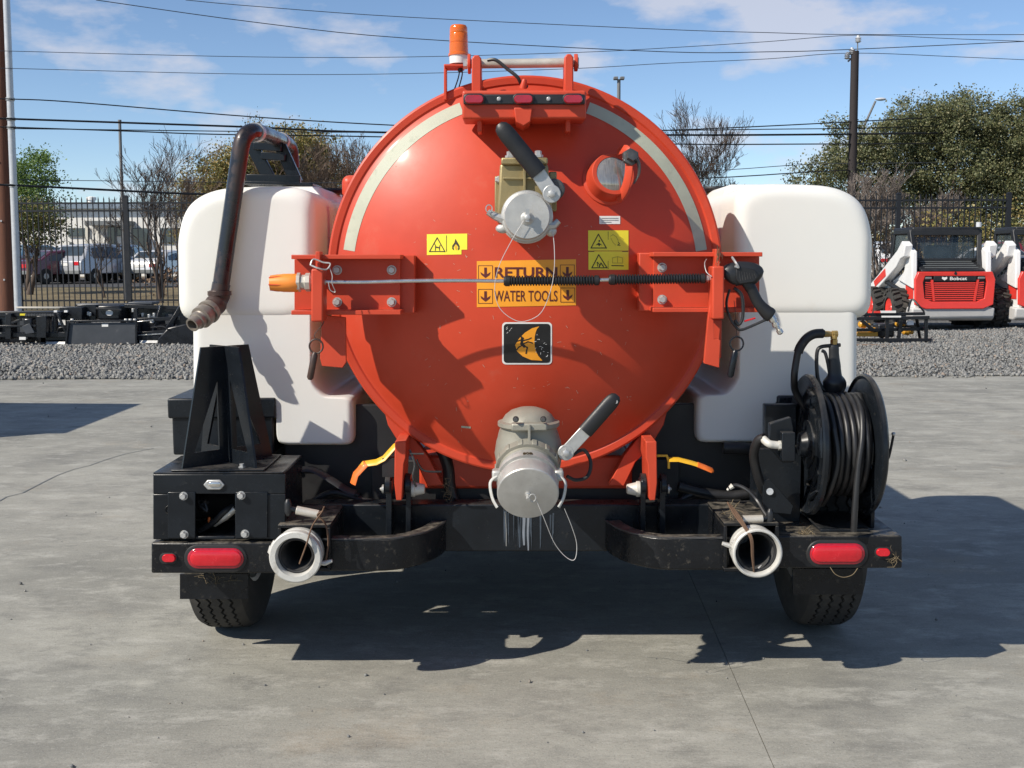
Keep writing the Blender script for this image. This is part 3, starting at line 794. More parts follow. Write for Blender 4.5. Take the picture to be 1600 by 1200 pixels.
# square receivers
for (x0, x1, y0, y1) in ((434, 516, 820, 893), (1131, 1217, 817, 893)):
    m = MB(); t_ = 5
    m.pbox(x0, y0, x1, y0 + t_, -.03, .30); m.pbox(x0, y1 - t_, x1, y1, -.03, .30); m.pbox(x0, y0 + t_, x0 + t_, y1 - t_, -.03, .30); m.pbox(x1 - t_, y0 + t_, x1, y1 - t_, -.03, .30); m.pbox(x0 + t_, y0 + t_, x1 - t_, y1 - t_, .26, .29)
    part(m, 'tool_receiver', 'black_dirty', bev=.002)
# lamps
for (cx, cy, w, h, host) in ((336.5, 873, 88, 31, bl), (1309, 866, 86, 32, br)):
    m = MB(); capsule(m, cx, cy, w + 14, h + 14, -.006, .004, round_=.005); part(m, 'grommet', 'rubber', host)
    m = MB(); capsule(m, cx, cy, w + 2, h + 2, -.012, .004, round_=.003); part(m, 'lens_rim', 'red_lens_dark', host)
    m = MB(); capsule(m, cx, cy, w - 5, h - 5, -.017, .004, round_=.006); part(m, 'tail_lamp', 'red_lens', host)
for (cx, cy, host) in ((263, 873, bl), (1381, 864, br)):
    m = MB(); capsule(m, cx, cy, 30, 19, -.004, .004, round_=.003); part(m, 'grommet', 'rubber', host)
    m = MB(); capsule(m, cx, cy, 22, 13, -.014, .004, round_=.008); part(m, 'marker_lamp', 'red_lens', host)
# mud flaps
m = MB(); m.pbox(281, 897, 387, 936, .30, .312); part(m, 'mud_flap', 'black_dirty', sm=0)
m = MB(); m.pbox(1239, 889, 1348, 929, .30, .312); part(m, 'mud_flap', 'black_dirty', sm=0)
# dried mud and grass lodged on the steps
rs = random.Random(5)
m = MB()
for (cx, cy, sx, sy, n, Y) in ((330, 905, 28, 6, 16, .29), (1258, 834, 9, 4, 30, .02), (1396, 872, 3, 16, 14, -.003), (1145, 800, 9, 12, 20, .0), (700, 770, 5, 20, 16, .30)):
    for _ in range(n):
        p = W(cx + rs.gauss(0, sx / 2), cy + rs.gauss(0, sy / 2), Y); d = Vector((rs.gauss(0, 1), rs.gauss(0, .4), rs.gauss(0, .7))).normalized() * rs.uniform(.008, .028)
        b_ = Vector((rs.gauss(0, .3), rs.gauss(0, .3), rs.gauss(0, .3))) * d.length; m.tube([p - d, p - d * .3 + b_, p + d * .3 + b_ * .8, p + d - b_ * .6], [.0006, .0009, .0009, .0004], 3)
part(m, 'dead_grass', 'dry_straw', sm=0)['kind'] = 'stuff'

# ---------------- left tool box with hanger
tb = MB(); F = .012
tb.pbox(239, 741, 446, 772, F, F + .01); tb.pbox(239, 772, 305, 843, F, F + .01); tb.pbox(367, 772, 446, 843, F, F + .01); tb.pbox(305, 838, 367, 843, F, F + .01)
a = W(239, 741, F); b = W(446, 843, F)
BT = a.z; BX0, BX1, BZ0 = a.x, b.x, b.z
tb.box(BX0, BX0 + .008, F + .01, .34, BZ0, BT); tb.box(BX1 - .008, BX1, F + .01, .34, BZ0, BT); tb.box(BX0 + .008, BX1 - .008, .33, .34, BZ0, BT); tb.box(BX0, BX1, F, .34, BT, BT + .006)
box = part(tb, 'tool_box', 'black_steel', bev=.003)
for (x0, x1) in ((262, 305), (368, 418)):
    m = MB(); m.pbox(x0, 769, x1, 841, F - .006, F); part(m, 'mounting_plate', 'black_steel', box, bev=.002)
for (x, y) in ((287, 775), (377, 774), (288, 835), (383, 834)):
    m = MB(); bolt(m, x, y, F - .006, 5.5, .014); part(m, 'bolt', 'zinc', box)
m = MB(); c = W(335, 757, F); k = M_(1, F)
m.prism([(c.x + dx * k, F - .008, c.z + dz * k) for dx, dz in ((-17, 0), (-10, 8), (10, 8), (17, 0), (10, -8), (-10, -8))], (0, .008, 0)); part(m, 'latch_plate', 'zinc', box, bev=.003)
m = MB(); capsule(m, 335, 757, 20, 8, F - .013, F - .006, round_=.003); part(m, 'latch', 'bright_steel', box)
m = MB(); c = W(265, 797, F); m.tube([(c.x + math.cos(q) * .014, F - .001, c.z + math.sin(q) * .014) for q in [2 * math.pi * j / 20 for j in range(20)]], .0025, 6, closed=True); part(m, 'boss', 'black_dirty', box)
m = MB()
for j in range(5):
    p = [W(310 + rs.uniform(0, 15), 780 + rs.uniform(0, 20), .05 + rs.uniform(0, .05)) for _ in range(4)]; m.tube(spline(p, 4), .005, 6)
m.tube(spline([W(312, 830, .10), W(335, 815, .08), W(350, 800, .07), W(366, 790, .09)], 5), .010, 8)
part(m, 'coiled_cable', 'rubber', box)
m = MB(); m.tube([W(335, 818, .10), W(352, 808, .08), W(368, 795, .08)], .012, 10); part(m, 'hose_tail', 'pin_rod', box)
m = MB(); m.cyl(W(326, 822, .09), W(327, 808, .09), .004, n=8); part(m, 'wire_tail', 'orange_paint', box)
# cross shaped hose hanger
ax = W(356, 700, .17); ztop = W(355, 541, .15).z
hang = MB()
L0, L1 = .178, .092; H = ztop - BT - .006
for (dx, dy) in ((-.707, -.707), (.707, -.707), (.707, .707), (-.707, .707)):
    d = Vector((dx, dy, 0)); nrm = Vector((-dy, dx, 0)) * .004; z0 = BT + .006
    def P(u, z): return Vector((ax.x, .17, z0)) + d * u + Vector((0, 0, z))
    def w_(z): return L0 + (L1 - L0) * z / H
    zs0, zs1 = .055, H * .72
    quads = [((.0, 0), (w_(0), 0), (w_(zs0), zs0), (0, zs0)), ((0, zs0), (.034, zs0), (.034, zs1), (0, zs1)),
             ((w_(zs0) - .036, zs0), (w_(zs0), zs0), (w_(zs1), zs1), (.0341, zs1)), ((0, zs1), (w_(zs1), zs1), (w_(H), H), (0, H))]
    for q in quads:
        hang.prism([P(u, z) - nrm for u, z in q], nrm * 2)
hg = part(hang, 'hose_hanger', 'black_steel', sm=0)
m = MB(); m.box(ax.x - .155, ax.x + .155, .02, .32, BT + .0075, BT + .013); part(m, 'foot_plate', 'black_steel', hg, bev=.002)
m = MB(); c = W(378, 730, .06); m.lathe((c.x, .06, BT + .013), (0, 0, 1), [(0, .012), (.003, .012), (.003, .008), (.013, .008)], 6); part(m, 'bolt', 'zinc', hg)

# ---------------- fenders
def fender(pxs):
    m = MB(); (x0, y0, x1, y1) = pxs
    a = W(x0, y1, .42); b = W(x1, y0, .42)
    m.box(a.x + .012, b.x - .012, .43, 2.25, a.z, b.z - .012); m.box(a.x, b.x, .42, 2.26, b.z - .075, b.z); return m
fl = part(fender((264, 622, 430, 712)), 'fender', 'black_steel', bev=.008, seg=3) if False else part(fender((264, 622, 430, 712)), 'fender', 'black_steel', bev=.008, seg=3)
part(fender((1213, 618, 1376, 708)), 'fender', 'black_steel', bev=.008, seg=3)

# ---------------- white side tanks
def chaikin(P, it=2):
    for _ in range(it):
        Q = []
        for i in range(len(P)):
            a, b = P[i], P[(i + 1) % len(P)]
            Q += [(a[0] * .75 + b[0] * .25, a[1] * .75 + b[1] * .25), (a[0] * .25 + b[0] * .75, a[1] * .25 + b[1] * .75)]
        P = Q
    return P
def densify(P, mx):
    out = []
    for i in range(len(P)):
        a, b = P[i], P[(i + 1) % len(P)]; n = max(1, int(math.hypot(b[0] - a[0], b[1] - a[1]) / mx))
        out += [(a[0] + (b[0] - a[0]) * k / n, a[1] + (b[1] - a[1]) * k / n) for k in range(n)]
    return out
def moulded(mb, poly, Y0, Y1, rad, focus=None):
    """poly: [(x,z)] closed; rounded ends"""
    n = len(poly); xs_ = [p[0] for p in poly]; zs_ = [p[1] for p in poly]
    cx, cz = (min(xs_) + max(xs_)) / 2, (min(zs_) + max(zs_)) / 2; hx, hz = (max(xs_) - min(xs_)) / 2, (max(zs_) - min(zs_)) / 2
    if focus: cx, cz = focus
    rings = []
    for k in range(7):
        a = math.pi / 2 * k / 6; rings.append((Y0 + rad * (1 - math.sin(a)), rad * (1 - math.cos(a))))
    rings = [(Y0, rad * 1.25)] + rings[::-1]
    back = [(Y0 + Y1 - y, i) for y, i in rings][::-1]
    vs = []; fs = []
    for (y, ins) in rings + back:
        vs += [(cx + (poly[i][0] - cx) * (1 - ins / hx), y, cz + (poly[i][1] - cz) * (1 - ins / hz)) for i in range(n)]
    M = len(rings + back)
    for r in range(M - 1):
        for k in range(n): fs.append((r * n + k, r * n + (k + 1) % n, (r + 1) * n + (k + 1) % n, (r + 1) * n + k))
    fs.append(list(range(n))[::-1]); fs.append([(M - 1) * n + k for k in range(n)])
    mb.add(vs, fs)
TY0, TY1 = .43, 1.98
for side in (0, 1):
    def f(p, sd=side):
        x, y = p
        if sd: x, y = 1641 - x, y - 4
        q = W(x, y, TY0); return (q.x, q.z)
    up = [(275, 484), (273, 372), (282, 332), (302, 308), (336, 294), (380, 291), (440, 290), (472, 294), (490, 308), (492, 340), (492, 498), (455, 504), (310, 504), (286, 500)]
    lo = [(299, 625), (298, 470), (330, 455), (480, 455), (487, 470), (487, 596), (506, 619), (520, 621), (551, 621), (552, 640), (552, 690), (545, 697), (440, 697), (430, 690), (430, 650), (425, 624)]
    m = MB()
    moulded(m, chaikin(densify([f(p) for p in up], .06), 2), TY0, TY1, .05)
    moulded(m, chaikin(densify([f(p) for p in lo], .05), 2), TY0 + .006, TY1 - .04, .030, f((450, 640)))
    tk = part(m, 'water_tank', 'poly', sm=75)
    zz = f((400, 296))[1]
    xs0, xs1 = sorted((f((366, 0))[0], f((478, 0))[0]))
    m = MB(); m.hexa([(xs0, .80, zz - .03), (xs1, .80, zz - .03), (xs1, 1.6, zz - .03), (xs0, 1.6, zz - .03)], [(xs0 + .03, .84, zz + .035), (xs1 - .03, .84, zz + .035), (xs1 - .03, 1.56, zz + .035), (xs0 + .03, 1.56, zz + .035)])
    part(m, 'filler_neck', 'poly', tk, bev=.02, seg=4)
    xi_ = f((489, 400))[0]; xin = xi_ + (.006 if side == 0 else -.006)
    m = MB(); z0, z1 = f((0, 500))[1], f((0, 318))[1]; x0, x1 = sorted((xi_ - (.01 if side == 0 else -.01), xin)); m.box(x0, x1, .72, .775, z0, z1); part(m, 'strap', 'rubber', tk)
    xc = (xs0 + xs1) / 2
    m = MB(); m.lathe((xc + (.06 if side == 0 else -.06), 1.3, zz + .03), (0, 0, 1), [(0, .08), (.012, .085), (.02, .08), (.022, .05)], 24); part(m, 'lid', 'plastic_black', tk)
# red lug seen between the left tank and the drum
m = MB(); a = W(533, 306, .9); b = W(556, 273, .9); m.box(a.x, b.x + .1, .9, 1.0, a.z - .1, b.z); part(m, 'lifting_lug', 'red_bracket', bev=.03, seg=4)

# ---------------- drum, door and flange
RC = W(820.5, 434, .30); ZC = RC.z; XC = RC.x; RO = M_(307, .30) * 1.004
RI = RO * .945; RS = RO * 1.80
YA = .30 - (RS - math.sqrt(RS * RS - RI * RI))
m = MB(); m.lathe((XC, 0, ZC), (0, 1, 0), [(.385, RO * .965), (.42, RO * .955), (2.7, RO * .955), (2.85, RO * .8), (2.93, RO * .5), (2.96, .02)], 96, cap=False); part(m, 'drum', 'red_paint')
m = MB(); m.lathe((XC, 0, ZC), (0, 1, 0), [(.345, RI * .9), (.345, RO), (.352, RO + .004), (.384, RO + .004), (.390, RO), (.390, RI * .9)], 128, cap=False); part(m, 'drum_flange', 'red_paint', sm=30)
m = MB(); prof = []
for k in range(0, 41):
    r = .002 + (RI - .002) * k / 40; prof.append((YA + RS - math.sqrt(RS * RS - r * r), r))
prof += [(.301, RI + .004), (.297, RI + .010), (.296, RO - .008), (.299, RO - .002), (.305, RO), (.335, RO), (.34, RO - .003), (.34, RI)]
m.lathe((XC, 0, ZC), (0, 1, 0), prof, 160, cap=False)
door = part(m, 'door', 'red_paint', sm=28)
SC = Vector((XC, YA + RS, ZC))
def D(px, py, off=0.0):
    d = ray(px, py); oc = CAM - SC; b = oc.dot(d); c = oc.dot(oc) - (RS + off) ** 2
    return CAM + d * (-b - math.sqrt(b * b - c))
def DN(px, py): return (D(px, py) - SC).normalized()
def on_door(mb, poly, off=.002):
    vs = [D(x, y, off) for x, y in poly]; mb.add(vs, [list(range(len(vs)))])
def on_door_big(mb, poly, off):
    poly = densify(poly, 7); n = len(poly); cx = sum(p[0] for p in poly) / n; cy = sum(p[1] for p in poly) / n; vs = []; fs = []
    for k in (1.0, .8, .6, .4, .2):
        vs += [D(cx + (x - cx) * k, cy + (y - cy) * k, off) for x, y in poly]
    for r_ in range(4):
        for i in range(n): fs.append((r_ * n + i, r_ * n + (i + 1) % n, (r_ + 1) * n + (i + 1) % n, (r_ + 1) * n + i))
    fs.append([4 * n + i for i in range(n)]); mb.add(vs, fs)
def ribbon(mb, A, B, off, k=4):
    vs = []; fs = []; w = k + 1
    for a, b in zip(A, B): vs += [D(a[0] + (b[0] - a[0]) * j / k, a[1] + (b[1] - a[1]) * j / k, off) for j in range(w)]
    for i in range(len(A) - 1):
        for j in range(k): fs.append((i * w + j, i * w + j + 1, (i + 1) * w + j + 1, (i + 1) * w + j))
    mb.add(vs, fs)
def sheet(mb, x0, y0, x1, y1, off=.0012, skew=(0, 0, 0, 0), rad=0):
    nx = max(2, int((x1 - x0) / 8)); ny = max(2, int((y1 - y0) / 8)); vs = []; fs = []
    for j in range(ny + 1):
        for i in range(nx + 1):
            u, v = i / nx, j / ny; vs.append(D(x0 + (x1 - x0) * u, y0 + (y1 - y0) * v + skew[0] * u, off))
    for j in range(ny):
        for i in range(nx): fs.append((j * (nx + 1) + i, j * (nx + 1) + i + 1, (j + 1) * (nx + 1) + i + 1, (j + 1) * (nx + 1) + i))
    mb.add(vs, fs)
def stroke(mb, pts, w, off=.0022, closed=False):
    P = [Vector((x, y)) for x, y in pts]
    if closed: P.append(P[0])
    for a, b in zip(P[:-1], P[1:]):
        t = (b - a).normalized(); n = Vector((-t.y, t.x)) * w / 2; e = t * w * .45
        on_door(mb, [(a - n - e)[:], (b - n + e)[:], (b + n + e)[:], (a + n - e)[:]], off)
def lettering(mb, s, x0, y0, x1, y1, off=.0022, bold=.0):
    vs, fs = text_polys(s, bold); mb.add([D(x0 + u * (x1 - x0), y1 + v * (y0 - y1), off) for u, v in vs], fs)
def flat(m, name, material, parent): return build(m, name, material, parent, sm=0)
# reflective arcs
for (a0, a1) in ((171.0, 110.5), (8.6, 69.5)):
    vs = []; fs = []; n = 40
    for k in range(n + 1):
        a = R(a0 + (a1 - a0) * k / n)
        for rr in (RI * .912, RI * .977):
            x, z = XC + math.cos(a) * rr, ZC + math.sin(a) * rr
            vs.append((x, SC.y - math.sqrt((RS + .0012) ** 2 - rr * rr), z))
    for k in range(n): fs.append((2 * k, 2 * k + 1, 2 * k + 3, 2 * k + 2))
    m = MB(); m.add(vs, fs); build(m, 'reflective_tape', 'tape_pale', door, sm=60)
# orange notice
m = MB(); sheet(m, 745, 408, 900, 480, skew=(-3, 0, 0, 0)); sg = flat(m, 'notice', 'decal_orange', door)
m = MB(); lettering(m, 'RETURN', 773, 417.5, 871, 434, bold=.025); flat(m, 'lettering', 'decal_maroon', door)
m = MB(); lettering(m, 'WATER TOOLS', 772, 454, 871, 471, bold=.008); flat(m, 'lettering', 'decal_maroon', door)
for (cx, cy) in ((758.5, 425), (886.5, 424), (758.5, 462), (887, 460)):
    m = MB(); on_door(m, [(cx - 2, cy - 7), (cx + 2.2, cy - 7), (cx + 2.2, cy + 6), (cx - 2, cy + 6)])
    on_door(m, [(cx - 8, cy), (cx, cy + 5), (cx, cy + 9.5), (cx - 6.5, cy + 4.5)]); on_door(m, [(cx + 8, cy), (cx + 6.5, cy + 4.5), (cx, cy + 9.5), (cx, cy + 5)])
    stroke(m, [(cx - 11, cy - 10), (cx + 11, cy - 10), (cx + 11, cy + 12), (cx - 11, cy + 12)], .8, closed=True); flat(m, 'notice_arrow', 'decal_maroon', door)
# yellow hazard labels
m = MB(); sheet(m, 667, 366, 730, 391, skew=(-1, 0, 0, 0)); sheet(m, 667, 390.5, 721, 398.5, skew=(-1, 0, 0, 0)); flat(m, 'hazard_label', 'decal_yellow', door)
m = MB(); stroke(m, [(683, 371.5), (695, 393), (671, 393)], 1.5, closed=True); stroke(m, [(697.5, 368), (697.5, 393)], .8)
stroke(m, [(680, 391), (680.5, 384), (679, 381)], 1.2); stroke(m, [(680.5, 386), (686.5, 387)], 2.0); stroke(m, [(686, 387), (687, 391)], 1.2); stroke(m, [(686.5, 386), (687.5, 383)], 1.0)
on_door(m, [(711.5, 373), (714.5, 378), (718, 384), (718, 389), (715, 391.5), (716, 386), (712, 381), (708.5, 386), (709.5, 391.5), (706.5, 389), (706.5, 384), (710, 379)])
flat(m, 'label_print', 'decal_ink', door)
m = MB(); on_door(m, [(712, 382), (714.5, 387), (712.5, 391), (710.5, 387)]); flat(m, 'label_print', 'decal_orange', door)
m = MB(); sheet(m, 919, 360, 982, 391.6); sheet(m, 919.5, 392.6, 982, 421.5); flat(m, 'hazard_label', 'decal_yellow', door)
m = MB(); stroke(m, [(935, 366), (947.5, 387.5), (923.5, 387.5)], 1.5, closed=True); stroke(m, [(935.5, 398), (948.5, 418.5), (925, 418.5)], 1.5, closed=True)
stroke(m, [(919.5, 393), (981, 393)], .9); stroke(m, [(950.3, 362), (950.3, 420)], .7)
on_door(m, [(936.5, 374.5), (938, 376.5), (936.5, 378.5), (935, 376.5)]); on_door(m, [(930.5, 383.5), (935.5, 379), (941.5, 383.5), (938, 382.5), (936.4, 384.8), (934, 382.5)])
stroke(m, [(933, 410), (934, 416)], 1.2); stroke(m, [(936.5, 416.5), (939, 411), (943, 416.5)], 1.6); stroke(m, [(934, 410), (937, 414)], 1.0)
stroke(m, [(966, 378), (968, 381), (965, 383), (969, 383.5)], 1.0); stroke(m, [(956, 415), (974, 415.4)], 1.4)
flat(m, 'label_print', 'decal_ink', door)
m = MB(); stroke(m, [(954, 369), (958, 366.5), (963, 370), (966, 376)], .8); stroke(m, [(969, 370), (974, 374)], .8); stroke(m, [(962, 383), (958, 379), (954.5, 372)], .8)
stroke(m, [(957, 403), (965, 401), (973, 403), (973, 411), (957, 411)], .8, closed=True); stroke(m, [(965, 401), (965, 411)], .8); flat(m, 'label_print', 'decal_faint', door)
m = MB(); sheet(m, 936.5, 337.5, 969, 350); flat(m, 'paper_label', 'decal_white', door)
m = MB(); stroke(m, [(940, 341), (966, 341)], .8); stroke(m, [(940, 344), (966, 344)], .8); stroke(m, [(940, 347), (955, 347)], .8); flat(m, 'label_print', 'trim_grey', door)
# worn black sticker with white border
def rrect(x0, y0, x1, y1, r):
    o_ = []
    for (cx, cy, a0) in ((x1 - r, y0 + r, -90), (x1 - r, y1 - r, 0), (x0 + r, y1 - r, 90), (x0 + r, y0 + r, 180)):
        for k in range(6): o_.append((cx + math.cos(R(a0 + 18 * k)) * r, cy + math.sin(R(a0 + 18 * k)) * r))
    return o_
m = MB(); on_door_big(m, rrect(784.5, 503.5, 862.5, 569.5, 6), .0012); flat(m, 'warning_sticker', 'decal_white', door)
m = MB(); on_door_big(m, rrect(787, 506, 860, 567, 5), .0018); flat(m, 'sticker_face', 'decal_black', door)
m = MB(); ribbon(m, [(842, 510), (831, 513), (820, 520), (811, 529), (805, 539), (808, 549), (817, 557), (830, 562.5), (847, 563.5)], [(842.2, 510.5), (839, 514), (837, 519), (835.5, 526), (835, 534), (835.5, 541), (837.5, 549), (841, 556), (847.2, 563)], .0024); flat(m, 'sticker_symbol', 'decal_orange', door)
m = MB(); K = .0031
on_door(m, [(811, 523), (814, 524), (817, 527), (813, 527)], K); stroke(m, [(806, 534), (814, 531), (818, 529)], 1.6, K); stroke(m, [(816, 529), (815, 537), (819, 541)], 4.2, K); stroke(m, [(818, 532), (826, 530), (830, 528)], 1.7, K)
stroke(m, [(818, 537), (825, 534), (832, 536)], 1.9, K); stroke(m, [(815, 540), (810, 543), (808, 546)], 1.9, K); stroke(m, [(819, 541), (824, 543), (822, 552)], 2.1, K); flat(m, 'sticker_symbol', 'decal_black', door)
m = MB(); r2 = random.Random(11)
for _ in range(16):
    x, y = r2.uniform(836, 856), r2.uniform(522, 556); a = r2.uniform(0, 3.1); l = r2.uniform(1, 4); stroke(m, [(x, y), (x + math.cos(a) * l, y + math.sin(a) * l)], .6, .0026)
for _ in range(5):
    x, y = r2.uniform(790, 800), r2.uniform(512, 524); stroke(m, [(x, y), (x + 2, y - 2)], .5, .0026)
flat(m, 'scratches', 'decal_white', door)['kind'] = 'stuff'
m = MB()
for _ in range(120):
    x, y = r2.uniform(640, 990), r2.uniform(330, 690)
    if 780 < x < 866 and 500 < y < 574: continue
    a = r2.gauss(.7, .9); l = r2.uniform(1, 6); stroke(m, [(x, y), (x + math.cos(a) * l, y + math.sin(a) * l)], r2.uniform(.2, .45), .0010)
stroke(m, [(722, 667), (734, 668)], 3.0, .0010)
flat(m, 'scratches', 'tape_pale', door)['kind'] = 'stuff'

# ---------------- top hinge, lamp bar, beacon
HB = .06
lbm = MB(); lbm.pbox(722, 141, 916, 186, HB, .22); lightbar = part(lbm, 'hinge_box', 'red_bracket', bev=.008, seg=3)
m = MB(); m.ppoly([(803, 168), (832, 168), (829, 190), (818, 197), (806, 190)], HB - .02, .20); part(m, 'gusset', 'red_bracket', lightbar, bev=.003)
m = MB(); m.pbox(746, 180, 753, 206, .10, .20); part(m, 'gusset', 'red_bracket', lightbar, bev=.003)
m = MB(); m.pbox(884, 180, 891, 206, .10, .20); part(m, 'gusset', 'red_bracket', lightbar, bev=.003)
m = MB(); m.pbox(724, 147, 914, 163, HB - .012, HB); part(m, 'lamp_strip', 'plastic_black', lightbar, bev=.004)
for x in (741, 818, 896):
    m = MB(); capsule(m, x, 154.5, 34, 17, HB - .020, HB - .012, round_=.004); part(m, 'lamp_base', 'plastic_black', lightbar)
    m = MB(); capsule(m, x, 154.5, 29, 13, HB - .034, HB - .014, round_=.010); part(m, 'marker_lamp', 'red_lens_dark', lightbar)
for x in (779.5, 857):
    m = MB(); bolt(m, x, 154.5, HB - .012, 2.6, .004); part(m, 'screw', 'zinc', lightbar)
for (x0, x1) in ((737, 752), (882, 896)):
    m = MB(); zt_ = 84 if x0 > 800 else 86
    m.ppoly([(x0, 146), (x0, zt_ + 5), (x0 + 4, zt_), (x1 - 4, zt_), (x1, zt_ + 5), (x1, 146)], .12, .24); part(m, 'hinge_ear', 'red_bracket', lightbar, bev=.004)
HY = .18
m = MB(); a = W(728, 100, HY); b = W(900, 98, HY); m.cyl(a, b, M_(7, HY), n=24); part(m, 'hinge_pin', 'pin_rod', lightbar)
m = MB(); m.lathe(W(731, 100, HY), (1, 0, 0), [(0, M_(15, HY)), (.010, M_(15, HY))], 28); part(m, 'washer', 'red_bracket', lightbar, bev=.002)
m = MB(); m.lathe(W(897, 98, HY), (1, 0, 0), [(0, M_(13, HY)), (.012, M_(13, HY))], 28); part(m, 'washer', 'red_bracket', lightbar, bev=.002)
m = MB(); m.lathe(W(724, 100, HY), (1, 0, 0), [(0, M_(8, HY)), (.012, M_(8, HY))], 6); part(m, 'pin_nut', 'zinc', lightbar)
m = MB(); m.lathe(W(899.5, 98, HY), (1, 0, 0), [(0, M_(8, HY)), (.010, M_(8, HY))], 6); part(m, 'pin_nut', 'zinc', lightbar)
m = MB(); m.tube(spline([W(762, 94, .15), W(775, 94, .14), W(793, 108, .13), W(808, 120, .12), W(814, 130, .13), W(824, 136, .14)], 6), .0058, 8); part(m, 'lamp_cable', 'hose_rubber', lightbar)
m = MB(); m.lathe(W(817, 138, .13), (0.2, -.2, 1), [(0, .012), (.022, .010), (.03, .006)], 10); part(m, 'cable_gland', 'red_bracket', lightbar)
BY = .28
beam = MB(); beam.pbox(694, 100, 724, 104, BY - .04, BY + .05); beam.pbox(693.5, 100, 698, 156, BY, BY + .035); bb = part(beam, 'beacon_bracket', 'red_bracket', bev=.002)
c = W(717, 100, BY); k = M_(1, BY)
m = MB(); m.lathe(c, (0, 0, 1), [(0, 14 * k), (12 * k, 14.5 * k), (13 * k, 13 * k)], 28); part(m, 'beacon_base', 'white_plastic', bb)
m = MB(); m.lathe(c + Vector((0, 0, 12 * k)), (0, 0, 1), [(0, 16 * k), (3 * k, 16 * k), (4 * k, 14.6 * k), (18 * k, 14.2 * k), (18.5 * k, 13.6 * k), (19.5 * k, 13.6 * k), (20 * k, 14.1 * k), (32 * k, 13.9 * k), (33 * k, 13.4 * k), (34 * k, 13.8 * k), (42 * k, 13.3 * k), (45 * k, 11.5 * k), (46 * k, 6 * k)], 32); part(m, 'beacon_dome', 'amber', bb)
m = MB(); m.tube(spline([W(719, 104, BY), W(716, 122, BY), W(708, 145, BY + .05)], 5), .0022, 6); m.tube(spline([W(722, 104, BY), W(722, 118, BY), W(716, 140, BY + .05)], 5), .0022, 6); m.cyl(W(719, 104, BY), W(719, 112, BY), .008, n=8); part(m, 'beacon_wire', 'hose_rubber', bb)

# ---------------- upper valve
uv = MB(); V0 = -.02
uv.ppoly([(781, 256), (856, 256), (862, 300), (864, 348), (776, 348), (779, 300)], V0, .14); valve = part(uv, 'upper_valve', 'brass_olive', bev=.008, seg=3)
m = MB(); m.pbox(783, 246, 856, 257, V0 - .015, .12); part(m, 'valve_bonnet', 'brass_olive', valve, bev=.005)
m = MB(); m.pbox(773, 275, 783, 336, .055, .13); part(m, 'valve_flange', 'brass_olive', valve, bev=.004)
m = MB(); m.pbox(858, 268, 870, 330, .055, .13); part(m, 'valve_flange', 'brass_olive', valve, bev=.004)
m = MB(); m.pbox(817.5, 257, 821.5, 305, V0 - .02, V0 + .01); part(m, 'valve_rib', 'brass_olive', valve, bev=.001)
m = MB(); m.pbox(786, 277, 856, 280, V0 - .014, V0 + .01); part(m, 'valve_rib', 'brass_olive', valve, bev=.001)
for (x, y) in ((797, 243), (841, 242), (812, 240)):
    m = MB(); p = W(x, y + 4, V0 + .01); m.lathe(p, (0, 0, 1), [(0, .016), (.008, .016), (.008, .011), (.020, .011), (.022, .006)], 6); part(m, 'bolt', 'zinc', valve)
m = MB(); p = W(779, 281, .06); m.lathe((p.x, .06, p.z), (0, -1, 0), [(0, .012), (.02, .012), (.024, .008)], 6); part(m, 'bolt', 'zinc', valve)
cc = W(823, 339, V0); k = M_(1, V0)
m = MB(); m.lathe((cc.x, V0 + .02, cc.z), (0, -1, 0), [(0, 41 * k), (.012, 41 * k), (.016, 36 * k), (.05, 36 * k), (.054, 39.5 * k), (.078, 39.5 * k), (.082, 38 * k), (.084, 35.5 * k), (.104, 34.5 * k), (.106, 33.5 * k)], 56); cap_ = part(m, 'camlock_cap', 'cast_aluminium', valve, sm=25)
# (knob and arms hang directly on the valve)
m = MB(); p = W(824, 341, V0 - .087); m.lathe(p, (0, -1, .1), [(0, .022), (.004, .018), (.016, .010), (.026, .009), (.028, .004)], 10); m.bar(p + Vector((0, -.02, -.012)), p + Vector((0, -.02, .028)), .008, .012); part(m, 'cap_eye', 'zinc', valve)
def cam_arm(mb, pts, Y, w, th):
    for (a, b), ww in zip(zip(pts[:-1], pts[1:]), w):
        pa, pb = W(*a, Y), W(*b, Y); mb.bar(pa, pb, th, ww, up=(0, 0, 1))
for pts in ([(762, 331), (774, 338), (790, 344)], [(873, 345), (866, 352), (858, 352)]):
    m = MB(); m.tube([W(*p, V0 - .05) for p in pts], [.010, .013, .015], 8); part(m, 'cam_arm', 'zinc', valve)
m = MB(); m.ball(W(786, 357, V0 - .04), .020, sc=(1.2, .8, .8)); part(m, 'cam_ear', 'cast_aluminium', valve)
m = MB(); m.ball(W(861, 361, V0 - .04), .018, sc=(1, .8, 1)); part(m, 'cam_ear', 'cast_aluminium', valve)
m = MB(); m.tube([W(764, 326, V0 - .07) + Vector((math.cos(q) * .010, 0, math.sin(q) * .012)) for q in [2 * math.pi * j / 14 for j in range(14)]], .0018, 6, closed=True); part(m, 'pull_ring', 'bright_steel', valve)
LY = V0 - .085
m = MB(); m.cyl(W(866, 296, .06), W(866, 296, LY + .02), .034, n=20); part(m, 'stem_housing', 'worn_steel', valve, bev=.004)
